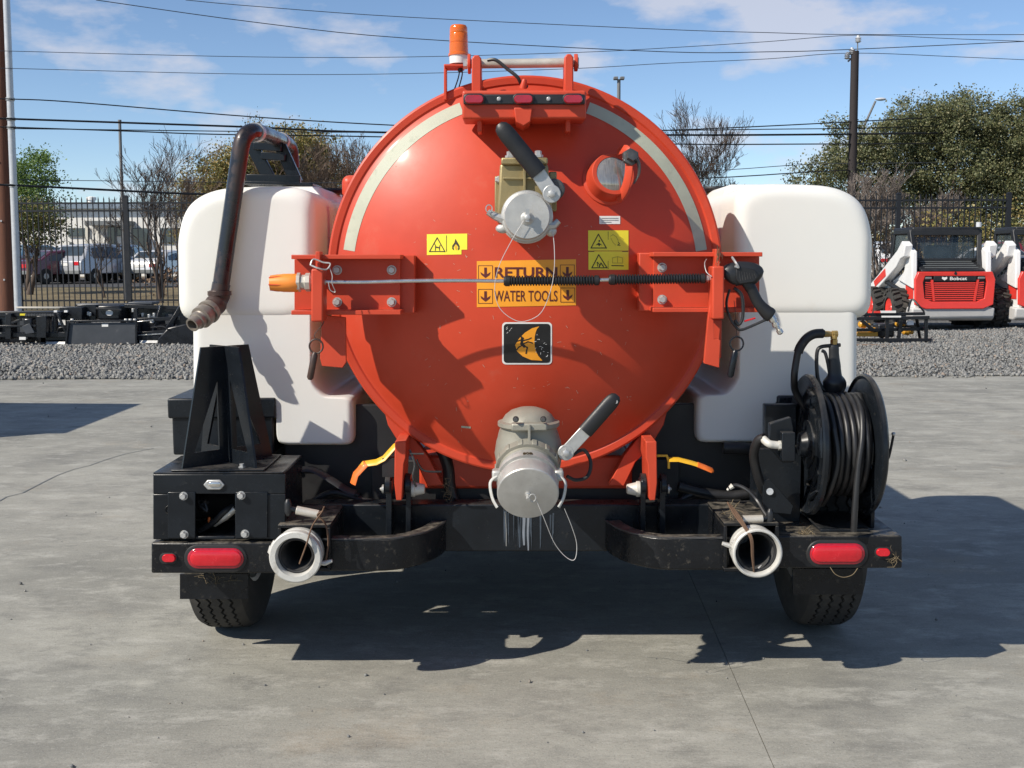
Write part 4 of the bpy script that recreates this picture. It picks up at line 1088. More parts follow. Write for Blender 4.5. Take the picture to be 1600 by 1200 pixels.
def lever(steel, grip_, Y, w1, w2, par, tip_hole):
    m = MB(); a, b = W(*steel[0], Y), W(*steel[1], Y); m.bar(a, b, w1, .010, up=(0, 1, 0)); m.lathe(a + Vector((0, .006, 0)), (0, -1, 0), [(0, w1 * .62), (.012, w1 * .62)], 20); part(m, 'lever', 'zinc', par, bev=.002)
    m = MB(); c, d = W(*grip_[0], Y - .004), W(*grip_[1], Y - .004); n_ = 8
    pts = [c + (d - c) * j / n_ for j in range(n_ + 1)]; u = (d - c).normalized()
    rr = [w2 * .5] * n_ + [w2 * .46]
    pts += [d + u * w2 * .25, d + u * w2 * .42]; rr += [w2 * .38, w2 * .18]
    m.tube(pts, rr, 16, flat=.52, up=(0, 1, 0)); part(m, 'grip', 'grip', par)
    m = MB(); p = W(*tip_hole, Y); m.lathe(p + Vector((0, -w2 * .20, 0)), (0, -1, 0), [(0, .006), (.004, .006)], 10); part(m, 'grip_hole', 'zinc', par)
    m = MB(); p = W(*steel[0], Y); m.lathe(p + Vector((0, -.005, 0)), (0, -1, 0), [(0, .017), (.003, .017), (.003, .012), (.014, .012), (.016, .008)], 6); part(m, 'bolt', 'zinc', par)
lever([(862, 303), (830, 254)], [(842, 271), (787, 203)], LY, .046, .056, valve, (786, 203))
m = MB(); m.tube(spline([W(818, 345, V0 - .10), W(800, 375, -.12), W(780, 415, -.115), W(773, 450, -.105), W(780, 480, -.10), W(800, 498, -.10), W(820, 502, -.10), W(845, 489, -.10), W(860, 455, -.11), W(866, 420, -.11), W(866, 385, -.10), W(863, 358, -.07)], 8), .0011, 6); part(m, 'safety_wire', 'wire_white', valve)

# ---------------- sight glass
n_ = DN(947, 280); c0 = D(949, 282)
m = MB(); k = M_(1, .12)
m.lathe(c0 - n_ * .01, n_, [(0, 40 * k), (.012, 40 * k), (.016, 36 * k), (.075, 34 * k), (.078, 33 * k), (.078, 27 * k), (.06, 27 * k)], 48, cap=False); sgl = part(m, 'sight_port', 'red_bracket', sm=30)
m = MB(); m.lathe(c0 + n_ * .058, n_, [(0, 27.5 * k), (.008, 27 * k), (.016, 20 * k), (.02, 8 * k), (.021, 1 * k)], 40); part(m, 'sight_glass', 'glass_pale', sgl)
def sp(dx, dz, h): return c0 + n_ * h + Vector((1, 0, 0)) * dx * k + Vector((0, 0, 1)) * dz * k
m = MB(); bp = [sp(10, 37, .05), sp(16, 34, .085), sp(19, 20, .105), sp(18, 4, .11), sp(17, -12, .105), sp(14, -28, .088), sp(9, -37, .055)]
m.tube(spline(bp, 4), .016, 10, flat=.35, up=tuple(n_)); part(m, 'bail', 'red_bracket', sgl)
m = MB(); p = sp(20, 18, .105); m.lathe(p, n_, [(0, .030), (.012, .030), (.016, .022), (.03, .02), (.032, .012)], 6); part(m, 'wing_knob', 'worn_steel', sgl)
m = MB(); m.tube(spline([sp(20, 18, .12), sp(30, 10, .12), sp(33, -6, .11), sp(27, -20, .10)], 5), [.018 - .0009 * j for j in range(16)], 8, flat=.5); part(m, 'wing', 'worn_steel', sgl)

# ---------------- lower discharge valve
lv = MB(); vc = W(826, 690, -.02); k = M_(1, -.02)
zA = W(826, 664, -.02).z; zB = W(826, 740, -.02).z
lv.lathe((vc.x, -.02, zB), (0, 0, 1), [(0, 40 * k), (.02, 50 * k), (.07, 54 * k), (.11, 51 * k), (zA - zB - .01, 44 * k), (zA - zB, 46 * k)], 40)
lv.cyl((vc.x, .16, (zA + zB) / 2), (vc.x, -.02, (zA + zB) / 2), .105, n=36)
low = part(lv, 'discharge_valve', 'cast_putty', sm=50)
m = MB(); m.lathe((vc.x, -.02, zA - .006), (0, 0, 1), [(0, 50 * k), (.006, 53 * k), (.018, 53 * k), (.022, 46 * k), (.040, 40 * k), (.055, 30 * k), (.064, 16 * k), (.066, 2 * k)], 40, ell=(.92, 1)); part(m, 'valve_bonnet', 'cast_putty', low, sm=40)
m = MB(); p = W(827, 655, -.13); m.box(p.x - .058, p.x + .058, -.137, -.10, zA - .004, zA + .022); part(m, 'bonnet_clamp', 'cast_putty', low, bev=.006)
for (x, y, Y) in ((806, 655, -.138), (849, 655, -.138)):
    m = MB(); bolt(m, x, y, Y, 4, .010); part(m, 'bolt', 'worn_steel', low)
m = MB(); m.pbox(825, 664, 829, 705, -.145, -.11); part(m, 'valve_rib', 'cast_putty', low, bev=.001)
axd = Vector((0, -math.cos(R(25)), -math.sin(R(25))))
capc = W(825, 772, -.235); kk = M_(1, -.235)
base = capc - axd * .21
m = MB(); m.lathe(base, axd, [(0, 44 * kk), (.055, 46 * kk), (.056, 52 * kk), (.085, 52 * kk), (.086, 47 * kk), (.10, 46 * kk)], 40, cap=True); part(m, 'outlet_collar', 'cast_putty', low, sm=30)
u = Vector((1, 0, 0)); v_ = axd.cross(u)
for j in range(14):
    m = MB(); a = 2 * math.pi * j / 14; d = u * math.cos(a) + v_ * math.sin(a); m.obox(base + axd * .071 + d * 51 * kk, (.016, .028, .010), Matrix((d.cross(axd), axd, d)).transposed()); part(m, 'collar_lug', 'cast_putty', low, bev=.002)
m = MB(); m.lathe(capc - axd * .115, axd, [(0, 46 * kk), (.02, 47 * kk), (.03, 50.5 * kk), (.045, 50.5 * kk), (.047, 46 * kk), (.06, 46 * kk), (.062, 49.3 * kk), (.110, 49.3 * kk), (.114, 48 * kk), (.115, 46 * kk)], 56); part(m, 'camlock_cap', 'cast_aluminium', low, sm=25)
m = MB(); p = capc + axd * .0; m.lathe(p, axd, [(0, .010), (.006, .010), (.008, .007), (.03, .007)], 10); m.tube([p + axd * .02 + Vector((.014 + .010 * math.cos(q), 0, .012 * math.sin(q))) for q in [2 * math.pi * j / 12 for j in range(12)]], .0022, 6, closed=True); part(m, 'cap_eye', 'zinc', low)
for s in (-1, 1):
    e = capc - axd * .07 + Vector((s * 50 * kk, 0, .02))
    m = MB(); m.obox(e, (.030, .05, .035), Matrix.Identity(3)); part(m, 'cam_ear', 'cast_aluminium', low, bev=.008, seg=3)
    q0 = e + Vector((s * .012, -.01, -.015)); m = MB(); m.tube(spline([e + Vector((0, -.02, 0)), e + Vector((s * .020, -.03, -.02)), e + Vector((s * .014, -.04, -.065)), e + Vector((s * -.002, -.05, -.095))], 5), .0065, 8, flat=.6); part(m, 'cam_arm', 'white_cast', low)
vs_, fs_ = text_polys('80B', .03)
def on_collar(u_, v2):
    a = R(-9 + 18 * u_) ; t = .065 + .0 * v2
    rr = 50.9 * kk; d = u * math.sin(a) - v_ * math.cos(a) * (1 if v_.z < 0 else -1)
    return capc - axd * (.083 - .012 + .012 * v2 - .0) + d * (50.5 * kk + .0012)
m = MB(); m.add([capc - axd * (.072 + .012 * v2) + (u * math.sin(R(-9 + 18 * a_)) + (v_ if v_.z > 0 else -v_) * math.cos(R(-9 + 18 * a_))) * (50.5 * kk + .0015) for a_, v2 in vs_], fs_); build(m, 'stamped_mark', 'decal_ink', low, sm=0)
lever([(884, 707), (920, 668)], [(914, 675), (958, 625)], -.10, .042, .050, low, (962, 627))
m = MB(); m.cyl(W(884, 707, -.10), W(880, 707, -.02), .02, n=12); part(m, 'stem', 'zinc', low)
m = MB(); m.tube(spline([W(893, 712, -.07), W(912, 703, -.05), W(923, 722, -.05), W(918, 744, -.06), W(900, 750, -.07), W(886, 744, -.08)], 6), .006, 8); part(m, 'tether', 'rubber', low)
m = MB(); m.tube(spline([W(882, 795, -.24), W(893, 822, -.22), W(901, 850, -.20), W(898, 874, -.20), W(884, 870, -.20), W(866, 848, -.21), W(850, 810, -.24), W(838, 782, -.25)], 7), .0011, 6); m.tube(spline([W(789, 800, -.2), W(791, 830, -.1), W(791, 853, -.05)], 5), .0011, 6); part(m, 'safety_wire', 'wire_white', low)
# mineral runs below the cap on the cross member
m = MB()
r3 = random.Random(4)
for (x0, x1, y0, y1) in ((816, 821, 794, 852), (823, 827, 794, 860)):
    n_ = 9
    for j in range(n_):
        u0, u1 = j / n_, (j + 1) / n_; w = (x1 - x0) * (1 - .5 * u0); cx = (x0 + x1) / 2 + .5 * math.sin(j * .9 + x0)
        w2 = (x1 - x0) * (1 - .5 * u1); cx2 = (x0 + x1) / 2 + .5 * math.sin((j + 1) * .9 + x0)
        m.add([W(cx - w / 2, y0 + (y1 - y0) * u0, .2675), W(cx + w / 2, y0 + (y1 - y0) * u0, .2675), W(cx2 + w2 / 2, y0 + (y1 - y0) * u1, .2675), W(cx2 - w2 / 2, y0 + (y1 - y0) * u1, .2675)], [(0, 1, 2, 3)])
build(m, 'mineral_run', 'white_stain', TR, sm=0)
m = MB()
for _ in range(26):
    x = r3.uniform(786, 868); y0 = r3.uniform(795, 806); w = r3.uniform(.8, 3); a = [W(x, y0, .268), W(x + w, y0, .268), W(x + w * .7, r3.uniform(825, 860), .268), W(x + w * .2, r3.uniform(825, 860), .268)]; m.add(a, [(0, 1, 2, 3)])
build(m, 'mineral_run', 'pale_stain', TR, sm=0)

# ---------------- lance brackets on the door
def bracket(mx):
    X = (lambda x: 1646.5 - x) if mx else (lambda x: x)
    oy = -4 if mx else 0
    def PB(m, x0, y0, x1, y1, Y0, Y1):
        a, b = sorted((X(x0), X(x1))); m.pbox(a, y0 + oy, b, y1 + oy, Y0, Y1)
    m = MB(); PB(m, 513, 399, 648, 490, .112, .20); br_ = part(m, 'lance_bracket', 'red_bracket', bev=.004)
    m = MB(); PB(m, 460, 405, 625, 487, .085, .112); part(m, 'channel_web', 'red_bracket', br_, bev=.001)
    m = MB(); PB(m, 455, 398, 626, 405, .004, .112); part(m, 'channel_flange', 'red_bracket', br_, bev=.002)
    m = MB(); PB(m, 455, 485, 626, 492, .004, .112); part(m, 'channel_flange', 'red_bracket', br_, bev=.002)
    sx0 = 514.5 if mx else 486
    m = MB(); PB(m, sx0, 420, sx0 + 19, 503, -.06, .018); part(m, 'lance_socket', 'red_bracket', br_, bev=.006, seg=3)
    m = MB(); PB(m, sx0 + 7, 393, sx0 + 14, 421, -.03, .03); part(m, 'pin_tab', 'red_bracket', br_, bev=.002)
    for (x, y) in (((527, 422), (612, 422), (527, 472), (612, 472)) if not mx else ((612, 422), (612, 472))):
        m = MB(); bolt(m, X(x), y + oy, .085, 6, .016); part(m, 'bolt', 'zinc', br_)
    return br_, X, oy
bl_, _, _ = bracket(False); br_, XR, _ = bracket(True)
m = MB(); m.ppoly([(503, 492), (540, 496), (541, 566), (535, 575), (503, 572), (500, 560)], .10, .115); part(m, 'stop_plate', 'red_bracket', bl_, bev=.002)
m = MB(); p = W(528, 509, .099); m.lathe((p.x, .1, p.z), (0, -1, 0), [(0, .013), (.0015, .013)], 20); part(m, 'plate_hole', 'red_paint', bl_)
m = MB(); m.ppoly([(1110, 470), (1114, 470), (1116, 530), (1122, 530), (1126, 532), (1124, 575), (1100, 568), (1106, 500)], -.02, .0); part(m, 'stop_plate', 'red_bracket', br_, bev=.002)
m = MB(); m.ppoly([(1114, 500), (1128, 500), (1127, 560), (1114, 552)], .03, .10); part(m, 'stop_plate', 'red_bracket', br_, bev=.002)
# retaining pins with rings
def ringpin(c, ang, Y, par, material, L=52):
    cx, cy = c; m = MB(); cc_ = W(cx, cy, Y)
    m.tube([cc_ + Vector((math.cos(q) * .022, 0, math.sin(q) * .023)) for q in [2 * math.pi * j / 22 for j in range(22)]], .0030, 8, closed=True); part(m, 'pull_ring', material, par)
    m = MB(); d = Vector((math.sin(R(ang)), 0, -math.cos(R(ang)))); m.tube([cc_ + d * .020, cc_ + d * .03, cc_ + d * .105, cc_ + d * .112], [.006, .011, .011, .006], 12); part(m, 'retaining_pin', material, par)
ringpin((494, 541), -12, -.02, bl_, 'rust_pipe'); ringpin((1151, 537), -10, -.02, br_, 'black_steel')
m = MB(); m.tube(spline([W(493, 530, -.02), W(492, 522, -.02), W(505, 505, .0), W(506, 490, .0)], 5), .0016, 6); part(m, 'pin_cord', 'rust_pipe', bl_)
m = MB(); m.tube([W(1151, 527, -.02), W(1150, 500, -.01), W(1147, 470, .0)], .0010, 6); part(m, 'pin_cord', 'rubber', br_)
m = MB(); m.tube(spline([W(485, 414, -.05), W(497, 419, -.07), W(510, 421, -.06), W(516, 412, -.05), W(505, 410, -.04), W(490, 405, -.04), W(485, 414, -.05)], 5), .0026, 6); m.tube(spline([W(514, 416, -.05), W(519, 430, -.06), W(519, 443, -.07), W(524, 456, -.06), W(516, 453, -.06), W(513, 440, -.06)], 5), .0014, 6); part(m, 'wire_clip', 'zinc', bl_)
m = MB(); m.tube(spline([W(1104, 405, .0), W(1101, 412, -.03), W(1104, 425, -.05), W(1112, 432, -.06)], 5), .0016, 6); m.tube(spline([W(1144, 402, -.02), W(1150, 411, -.05), W(1154, 418, -.05), W(1148, 416, -.05)], 5), .004, 6); part(m, 'wire_clip', 'zinc', br_)
m = MB()
for _ in range(22):
    p = W(1121 + r3.gauss(0, 3), 402 + r3.gauss(0, 6), -.05); d = Vector((r3.gauss(0, .3), r3.gauss(0, .3), 1)).normalized() * .012; m.tube([p - d, p + d], .0008, 3)
part(m, 'frayed_rope', 'mud', br_, sm=0)

# ---------------- clevis hinges, handles, saddle
for (sx, mxp) in ((-1, lambda x: x), (1, lambda x: 1643 - x)):
    def PBm(m, x0, y0, x1, y1, Y0, Y1):
        a, b = sorted((mxp(x0), mxp(x1))); m.pbox(a, y0, b, y1, Y0, Y1)
    cl = MB(); PBm(cl, 603, 752, 612, 842, .20, .268); PBm(cl, 634, 752, 642, 842, .20, .268)
    for xx in (603, 634):
        a, b = sorted((mxp(xx), mxp(xx + 8.5))); p = W(a, 758, .235); q = W(b, 758, .235); cl.cyl(p, q, M_(19, .23), n=24)
    cv = part(cl, 'hinge_clevis', 'black_steel', bev=.002)
    m = MB(); pl = [(617, 690), (634, 690), (634, 715), (631, 725), (628, 782), (619, 782), (616, 755)]; m.ppoly([(mxp(x), y) for x, y in pl], .16, .36); part(m, 'hinge_tongue', 'red_bracket', cv, bev=.003)
    m = MB(); a = W(mxp(643), 764, .235); m.lathe(a, (-sx, 0, 0), [(0, .028), (.012, .028), (.014, .024), (.045, .017), (.047, .014)], 20); part(m, 'cone_bush', 'cone_bush', cv)
    m = MB(); a = W(mxp(600), 764, .235); m.lathe(a, (sx, 0, 0), [(0, .016), (.006, .016), (.008, .008), (.014, .004)], 10); part(m, 'pin_end', 'zinc', cv)
    m = MB(); pl = [(600, 640), (640, 676), (668, 712), (692, 758), (668, 760), (650, 722), (640, 712), (622, 690), (606, 664)]; m.ppoly([(mxp(x), y) for x, y in pl], .335, .385); part(m, 'saddle_gusset', 'red_bracket', bev=.003)
m = MB(); m.pbox(655, 712, 988, 764, .42, 2.4); part(m, 'drum_saddle', 'red_paint', bev=.01)
hy = .22
m = MB(); pts = [(626, 694), (617, 697), (600, 716), (588, 722), (568, 725), (556, 741), (552, 755)]
m.tube([W(x, y, hy) for x, y in pts], .017, 8, flat=.30, up=(0, -.5, 1)); hl = part(m, 'locking_handle', 'yellow_paint')
m = MB(); m.tube([W(x, y, hy - .004) for x, y in ((572, 724), (556, 741), (551.5, 756))], .0185, 8, flat=.36, up=(0, -.5, 1)); part(m, 'handle_tip', 'orange_paint', hl)
m = MB(); m.pbox(597, 716, 620, 746, hy - .01, hy + .05); part(m, 'latch_block', 'rubber', hl, bev=.002)
m = MB(); pts = [(1021, 740), (1021, 713), (1026, 712), (1042, 712), (1045, 722), (1045, 732)]
m.tube([W(x, y, hy - .02) for x, y in pts], .0045, 8); hr = part(m, 'locking_handle', 'yellow_paint')
m = MB(); m.tube([W(x, y, hy - .02) for x, y in ((1045, 718), (1060, 718), (1080, 723), (1096, 728))], .015, 8, flat=.30, up=(0, -.4, 1)); part(m, 'handle_bar', 'yellow_paint', hr)
m = MB(); m.tube([W(x, y, hy - .024) for x, y in ((1090, 726), (1100, 730), (1112, 735), (1115, 737))], [.016, .0165, .0165, .008], 8, flat=.38, up=(0, -.4, 1)); part(m, 'handle_tip', 'orange_paint', hr)
# hoses and straps in the dark gap
for pts, r_, mt in (([(690, 700), (700, 730), (703, 760), (712, 790)], .022, 'hose_rubber'), ([(475, 735), (500, 738), (530, 760), (560, 775)], .012, 'rubber'), ([(1060, 760), (1100, 770), (1140, 775), (1180, 770)], .02, 'hose_rubber'), ([(1130, 700), (1180, 705), (1190, 740), (1180, 790)], .022, 'hose_rubber'), ([(480, 790), (520, 770), (560, 780), (600, 790)], .014, 'hose_rubber'), ([(1050, 790), (1090, 770), (1130, 782), (1200, 785)], .014, 'hose_rubber')):
    m = MB(); m.tube(spline([W(x, y, .42) for x, y in pts], 6), r_, 10); part(m, 'hydraulic_hose', mt)
m = MB(); m.tube(spline([W(472, 733, .36), W(490, 734, .36), W(515, 748, .34), W(540, 764, .32), W(556, 770, .31)], 6), .016, 8, flat=.2, up=(0, -.6, 1)); part(m, 'loose_strap', 'plastic_black')
m = MB(); m.tube(spline([W(640, 703, .18), W(648, 724, .17), W(645, 745, .18), W(650, 760, .2)], 5), .004, 6); m.tube([W(640, 709, .17), W(662, 709, .17)], .003, 6); part(m, 'hinge_pin_clip', 'worn_steel')
m = MB(); m.tube(spline([W(651, 718, .17), W(662, 735, .17), W(690, 737, .17)], 6), .0035, 6); part(m, 'thin_cable', 'rubber')

# ---------------- T-handle pins at the receivers
for side, (bx, by, x0, y0, x1, y1) in enumerate(((450, 793, 463, 797, 498, 804), (1203, 808, 1192, 811, 1160, 812))):
    Yp = -.01; m = MB(); m.cyl(W(x0, y0, Yp), W(x1, y1, Yp), M_(7, Yp), n=18); pn = part(m, 'latch_pin', 'pin_rod', bev=.002)
    m = MB(); m.cyl(W(bx, by, Yp), W(x0, y0, Yp), M_(4, Yp), n=12); part(m, 'pin_stem', 'black_steel', pn)
    b = W(bx, by, Yp); m = MB(); m.tube([b + Vector((0, 0, j * .008 - .028)) for j in range(8)], [.006, .0105, .0125, .0125, .0125, .0125, .0105, .006], 12); part(m, 'pin_knob', 'plastic_black', pn)
m = MB(); m.tube(spline([W(506, 792, -.06), W(503, 800, -.06), W(488, 822, -.09), W(479, 850, -.125), W(468, 880, -.09)], 6), .0052, 8, flat=.5); m.tube(spline([W(505, 798, -.05), W(496, 805, -.05), W(508, 818, -.05), W(513, 845, -.05), W(509, 878, -.05)], 6), .006, 8, flat=.5); part(m, 'tie_strap', 'twine')
m = MB()
for j in range(7):
    q = r3.uniform(-4, 4); m.tube(spline([W(1140 + q, 788 + q, -.04), W(1152 + q, 806, -.06), W(1163 + q * .6, 822, -.09), W(1174 + q * .4, 842, -.115), W(1176 + q * .3, 870, -.105), W(1178, 893, -.09)], 5), .0032, 6)
part(m, 'tie_strap', 'twine')
m = MB(); m.tube(spline([W(1138, 764, .1), W(1150, 758, .1), W(1168, 766, .08), W(1183, 782, .06), W(1194, 800, .02), W(1200, 808, .0)], 6), .0068, 8); part(m, 'release_cable', 'hose_rubber')
m = MB(); m.tube([W(1136, 766, .1), W(1145, 759, .1)], [.004, .010], 8); part(m, 'cable_end', 'cone_bush')
m = MB(); m.tube(spline([W(1297, 886, -.01), W(1305, 897, -.02), W(1318, 902, -.02), W(1332, 898, -.02), W(1340, 888, -.01)], 6), .0013, 6); part(m, 'loose_wire', 'dry_straw')

# ---------------- suction pipe over the left tank
pp = [W(345, 448, .385), W(352, 400, .390), W(362, 330, .392), W(372, 260, .393), W(377, 228, .394), W(381, 216, .40), W(388, 208, .42), W(398, 206, .47), W(412, 209, .66), W(432, 217, .95), W(442, 221, 1.10), W(450, 226, 1.2), W(455, 236, 1.24), W(457, 262, 1.25)]
m = MB(); m.tube(spline(pp, 4), .030, 24); sp_ = part(m, 'suction_pipe', 'pipe_black', sm=60)
for a, b, c in (((398, 206, .47), (402, 207, .51), .0), ((438, 219, 1.05), (441, 220, 1.09), 0)):
    m = MB(); m.cyl(W(*a), W(*b), .034, n=24); part(m, 'pipe_clamp', 'zinc', sp_)
m = MB(); m.tube([W(346, 443, .385), W(343, 459, .385)], .0325, 24); part(m, 'pipe_band', 'pipe_black', sp_)
d_ = (W(326, 487, .28) - W(342, 462, .34)).normalized()
m = MB(); m.tube(spline([W(343, 458, .383), W(340, 470, .375), W(334, 480, .35), W(325, 490, .315)], 5), [.037 + .002 * math.sin(j) for j in range(16)], 20); e0 = W(343, 457, .383); m.lathe(e0, (0, 0, -1), [(-.005, .042), (.01, .042), (.012, .037)], 24); part(m, 'elbow', 'rust_pipe', sp_)
e1 = W(330, 484, .335); e2 = W(300, 508, .245); dn = (e2 - e1).normalized(); L_ = (e2 - e1).length
m = MB(); m.lathe(e1, dn, [(0, .040), (.012, .043), (.02, .043), (.022, .036), (.035, .036), (.036, .040), (.06, .040), (.062, .030), (L_ * .62, .026), (L_ * .64, .031), (L_ * .75, .031), (L_ * .77, .026), (L_, .025), (L_, .019), (L_ - .05, .019), (L_ - .05, .001)], 28, cap=False); part(m, 'outlet_nozzle', 'pipe_fitting', sp_, sm=30)
fr = MB(); y_ = .98
for a, b in (((392, 224), (424, 284)), ((438, 228), (464, 286))):
    fr.bar(W(*a, y_), W(*b, y_), .05, .03, up=(0, 1, 0))
fr.bar(W(386, 281, y_ - .035), W(470, 283, y_ - .035), .03, .045); fr.bar(W(408, 243, y_ - .031), W(446, 246, y_ - .031), .02, .03); fr.bar(W(396, 228, y_ - .03), W(440, 231, y_ - .03), .02, .03)
fr.bar(W(384, 287, y_), W(496, 291, y_), .22, .012)
part(fr, 'pipe_stand', 'black_steel', bev=.003)

# ---------------- hose reel
RY = .17; zc = W(1290, 694, RY).z; xl = W(1262, 694, RY).x; xr = W(1350, 694, RY).x; RR = M_(111, RY)
def flange(x, s):
    m = MB(); m.lathe((x, RY, zc), (s, 0, 0), [(-.004, RR * .60), (-.002, RR * .86), (.004, RR * .93), (.010, RR * .975), (.004, RR), (-.008, RR), (-.012, RR * .975), (-.006, RR * .93), (-.010, RR * .85), (-.012, RR * .60), (-.004, RR * .60)], 72, cap=False)
    m.lathe((x, RY, zc), (s, 0, 0), [(-.012, RR * .36), (.004, RR * .34), (.010, RR * .20), (.030, RR * .16), (.034, RR * .08), (.034, .002)], 32)
    for j in range(5):
        q = 2 * math.pi * (j + .1) / 5; d = Vector((0, math.cos(q), math.sin(q))); c = Vector((x - s * .006, RY, zc)); m.bar(c + d * RR * .30, c + d * RR * .64, .010, .075, up=tuple(d.cross(Vector((1, 0, 0)))))
    return m
rl = part(flange(xl, -1), 'hose_reel', 'black_steel', sm=25)
part(flange(xr, 1), 'reel_flange', 'black_steel', rl, sm=25)
m = MB(); m.cyl((xl, RY, zc), (xr, RY, zc), RR * .52, n=40); part(m, 'reel_drum', 'black_steel', rl)
for s, x in ((-1, xl), (1, xr)):
    for j in range(5):
        m = MB(); a = 2 * math.pi * (j + .35) / 5; c = Vector((x + s * .001, RY + math.cos(a) * RR * .76, zc + math.sin(a) * RR * .76)); m.tube([c - Vector((0, -math.sin(a), math.cos(a))) * .05, c, c + Vector((0, -math.sin(a), math.cos(a))) * .05], [.004, .012, .004], 8, flat=1); part(m, 'pressed_rib', 'black_steel', rl)
hr_ = .0105; nt_ = int((xr - xl - .04) / (hr_ * 2.05)); ht = MB(); pts = []
for layer, rad in enumerate((RR * .62, RR * .70)):
    for k in range(nt_ * 24):
        a = 2 * math.pi * k / 24; u = k / (nt_ * 24); u = u if layer == 0 else 1 - u
        pts.append((xl + .022 + u * (xr - xl - .044), RY + math.sin(a) * rad, zc + math.cos(a) * rad + .0012 * math.sin(k * .7)))
ht.tube(pts, hr_, 8); part(ht, 'coiled_hose', 'hose_rubber', rl, sm=60)
m = MB(); m.tube(spline([(xl + .04, RY - RR * .72, zc + .08), (xl + .05, RY - RR * .80, zc - .02), (xl + .035, RY - RR * .72, zc - .12), (xl + .03, RY - RR * .4, zc - .19)], 8), .0095, 10); m.tube(spline([(xr - .045, RY - RR * .10, zc + RR * .70), (xr - .050, RY - RR * .50, zc + RR * .54), (xr - .060, RY - RR * .71, zc + RR * .20), (xr - .075, RY - RR * .78, zc - .05), (xr - .085, RY - RR * .82, zc - .18), (xr - .085, RY - RR * .80, zc - .26)], 8), .0105, 10); part(m, 'loose_hose', 'hose_rubber', rl)
zd = W(1300, 838, 0).z
sup = MB(); sup.box(W(1196, 0, .22).x, xl - .012, .20, .32, zd + .001, zc - .02); sup.bar((W(1222, 0, .2).x, .23, zd + .002), (W(1222, 0, .2).x, .23, zc), .014, .10)
part(sup, 'reel_stand', 'black_steel', rl, bev=.003)
m = MB(); m.box(xr + .012, xr + .026, RY - .06, RY + .16, zd + .001, zc + .06); m.box(xl + .02, xr - .01, .05, .33, zd + .001, zd + .011); m.prism([(xr + .012, RY + .10, zc + .18), (xr + .012, RY + .02, zc + .02), (xr + .012, RY + .20, zc + .02)], (.01, 0, 0)); part(m, 'reel_base', 'black_steel', rl, bev=.002)
m = MB(); m.pbox(1195, 632, 1245, 690, .26, .30); part(m, 'back_plate', 'black_steel', rl, bev=.004)
m = MB(); m.ppoly([(1203, 662), (1236, 652), (1240, 668), (1240, 722), (1224, 724), (1203, 700)], .02, .05); m.pbox(1222, 676, 1243, 721, -.02, .02); part(m, 'swivel_bracket', 'black_steel', rl, bev=.003)
m = MB(); m.tube(spline([W(1193, 686, .02), W(1201, 693, .0), W(1210, 695, .0), W(1224, 696, .0)], 6), .013, 16); m.lathe(W(1216, 696, .0), (1, 0, 0), [(0, .016), (.016, .016)], 6); part(m, 'swivel_elbow', 'cone_bush', rl)
m = MB(); m.tube(spline([W(1195, 684, .02), W(1184, 690, .04), W(1178, 715, .08), W(1190, 760, .12), W(1210, 790, .2)], 6), .016, 12); part(m, 'feed_hose', 'hose_rubber', rl)
m = MB(); m.ppoly([(1192, 800), (1192, 752), (1202, 748), (1240, 790), (1236, 804)], .10, .112); part(m, 'side_gusset', 'black_steel', rl, bev=.002)
m = MB(); m.tube([W(1203, 768, .095), W(1203, 768, .10)], .012, 12); part(m, 'bolt', 'zinc', rl)
m = MB(); m.tube(spline([W(1378, 720, .17), W(1387, 717, .16), W(1391, 705, .16), W(1396, 680, .16)], 6), .0045, 8); part(m, 'crank_handle', 'black_steel', rl)
m = MB(); m.ball(W(1396, 678, .16), .007); part(m, 'crank_knob', 'zinc', rl)
m = MB(); m.lathe(W(1378, 733, .15), (1, 0, 0), [(0, .009), (.014, .009)], 6); part(m, 'bolt', 'zinc', rl)
# gun holster
m = MB(); m.pbox(1270, 612, 1325, 622, .22, .40); m.pbox(1280, 618, 1316, 650, .22, .30); part(m, 'gun_holster', 'black_steel', rl, bev=.003)
# ================================================================== loose tools carried on the trailer
LYc = -.02
lz = W(640, 440, LYc)
LN = thing('water_lance', 'long steel water lance with orange nozzle laid across the red drum door', 'lance', (0, LYc, W(800, 440, LYc).z))
m = MB(); m.tube(spline([W(492, 440, LYc), W(560, 441, LYc), W(640, 439, LYc), W(720, 438.5, LYc), W(790, 439, LYc), W(870, 438.5, LYc), W(960, 437, LYc), W(1108, 434, LYc), W(1150, 433, LYc)], 5), .0062, 14); part(m, 'lance_tube', 'bright_steel', LN)
def ribbed(x0, y0, x1, y1, nrib):
    m = MB(); a, b = W(x0, y0, LYc), W(x1, y1, LYc); d = (b - a).normalized(); L = (b - a).length; prof = [(0, .013), (.006, .0175), (.02, .0175), (.021, .012)]
    st = (L - .04) / nrib
    for j in range(nrib):
        t = .021 + j * st; prof += [(t + st * .18, .0165), (t + st * .62, .0165), (t + st * .72, .0118), (t + st * .98, .0118)]
    prof += [(L - .016, .0165), (L - .004, .0165), (L, .012)]
    m.lathe(a, d, prof, 20); part(m, 'foam_grip', 'grip', LN, sm=30)
ribbed(787, 439, 937, 438, 30); ribbed(951, 437, 1103, 435, 31)
m = MB(); m.lathe(W(1101, 435, LYc), (1, 0, 0), [(0, .010), (.012, .010), (.013, .007), (.03, .007)], 6); part(m, 'lance_nut', 'zinc', LN)
nz = W(487, 441, LYc)
m = MB(); m.lathe(nz, (-1, 0, 0), [(-.012, .016), (0, .026), (.004, .030), (.018, .030), (.022, .024), (.034, .024), (.036, .031), (.046, .031)], 8); m.lathe(nz + Vector((.01, 0, 0)), (1, 0, 0), [(0, .020), (.012, .016), (.02, .010), (.035, .009)], 12); part(m, 'nozzle_fitting', 'pin_rod', LN)
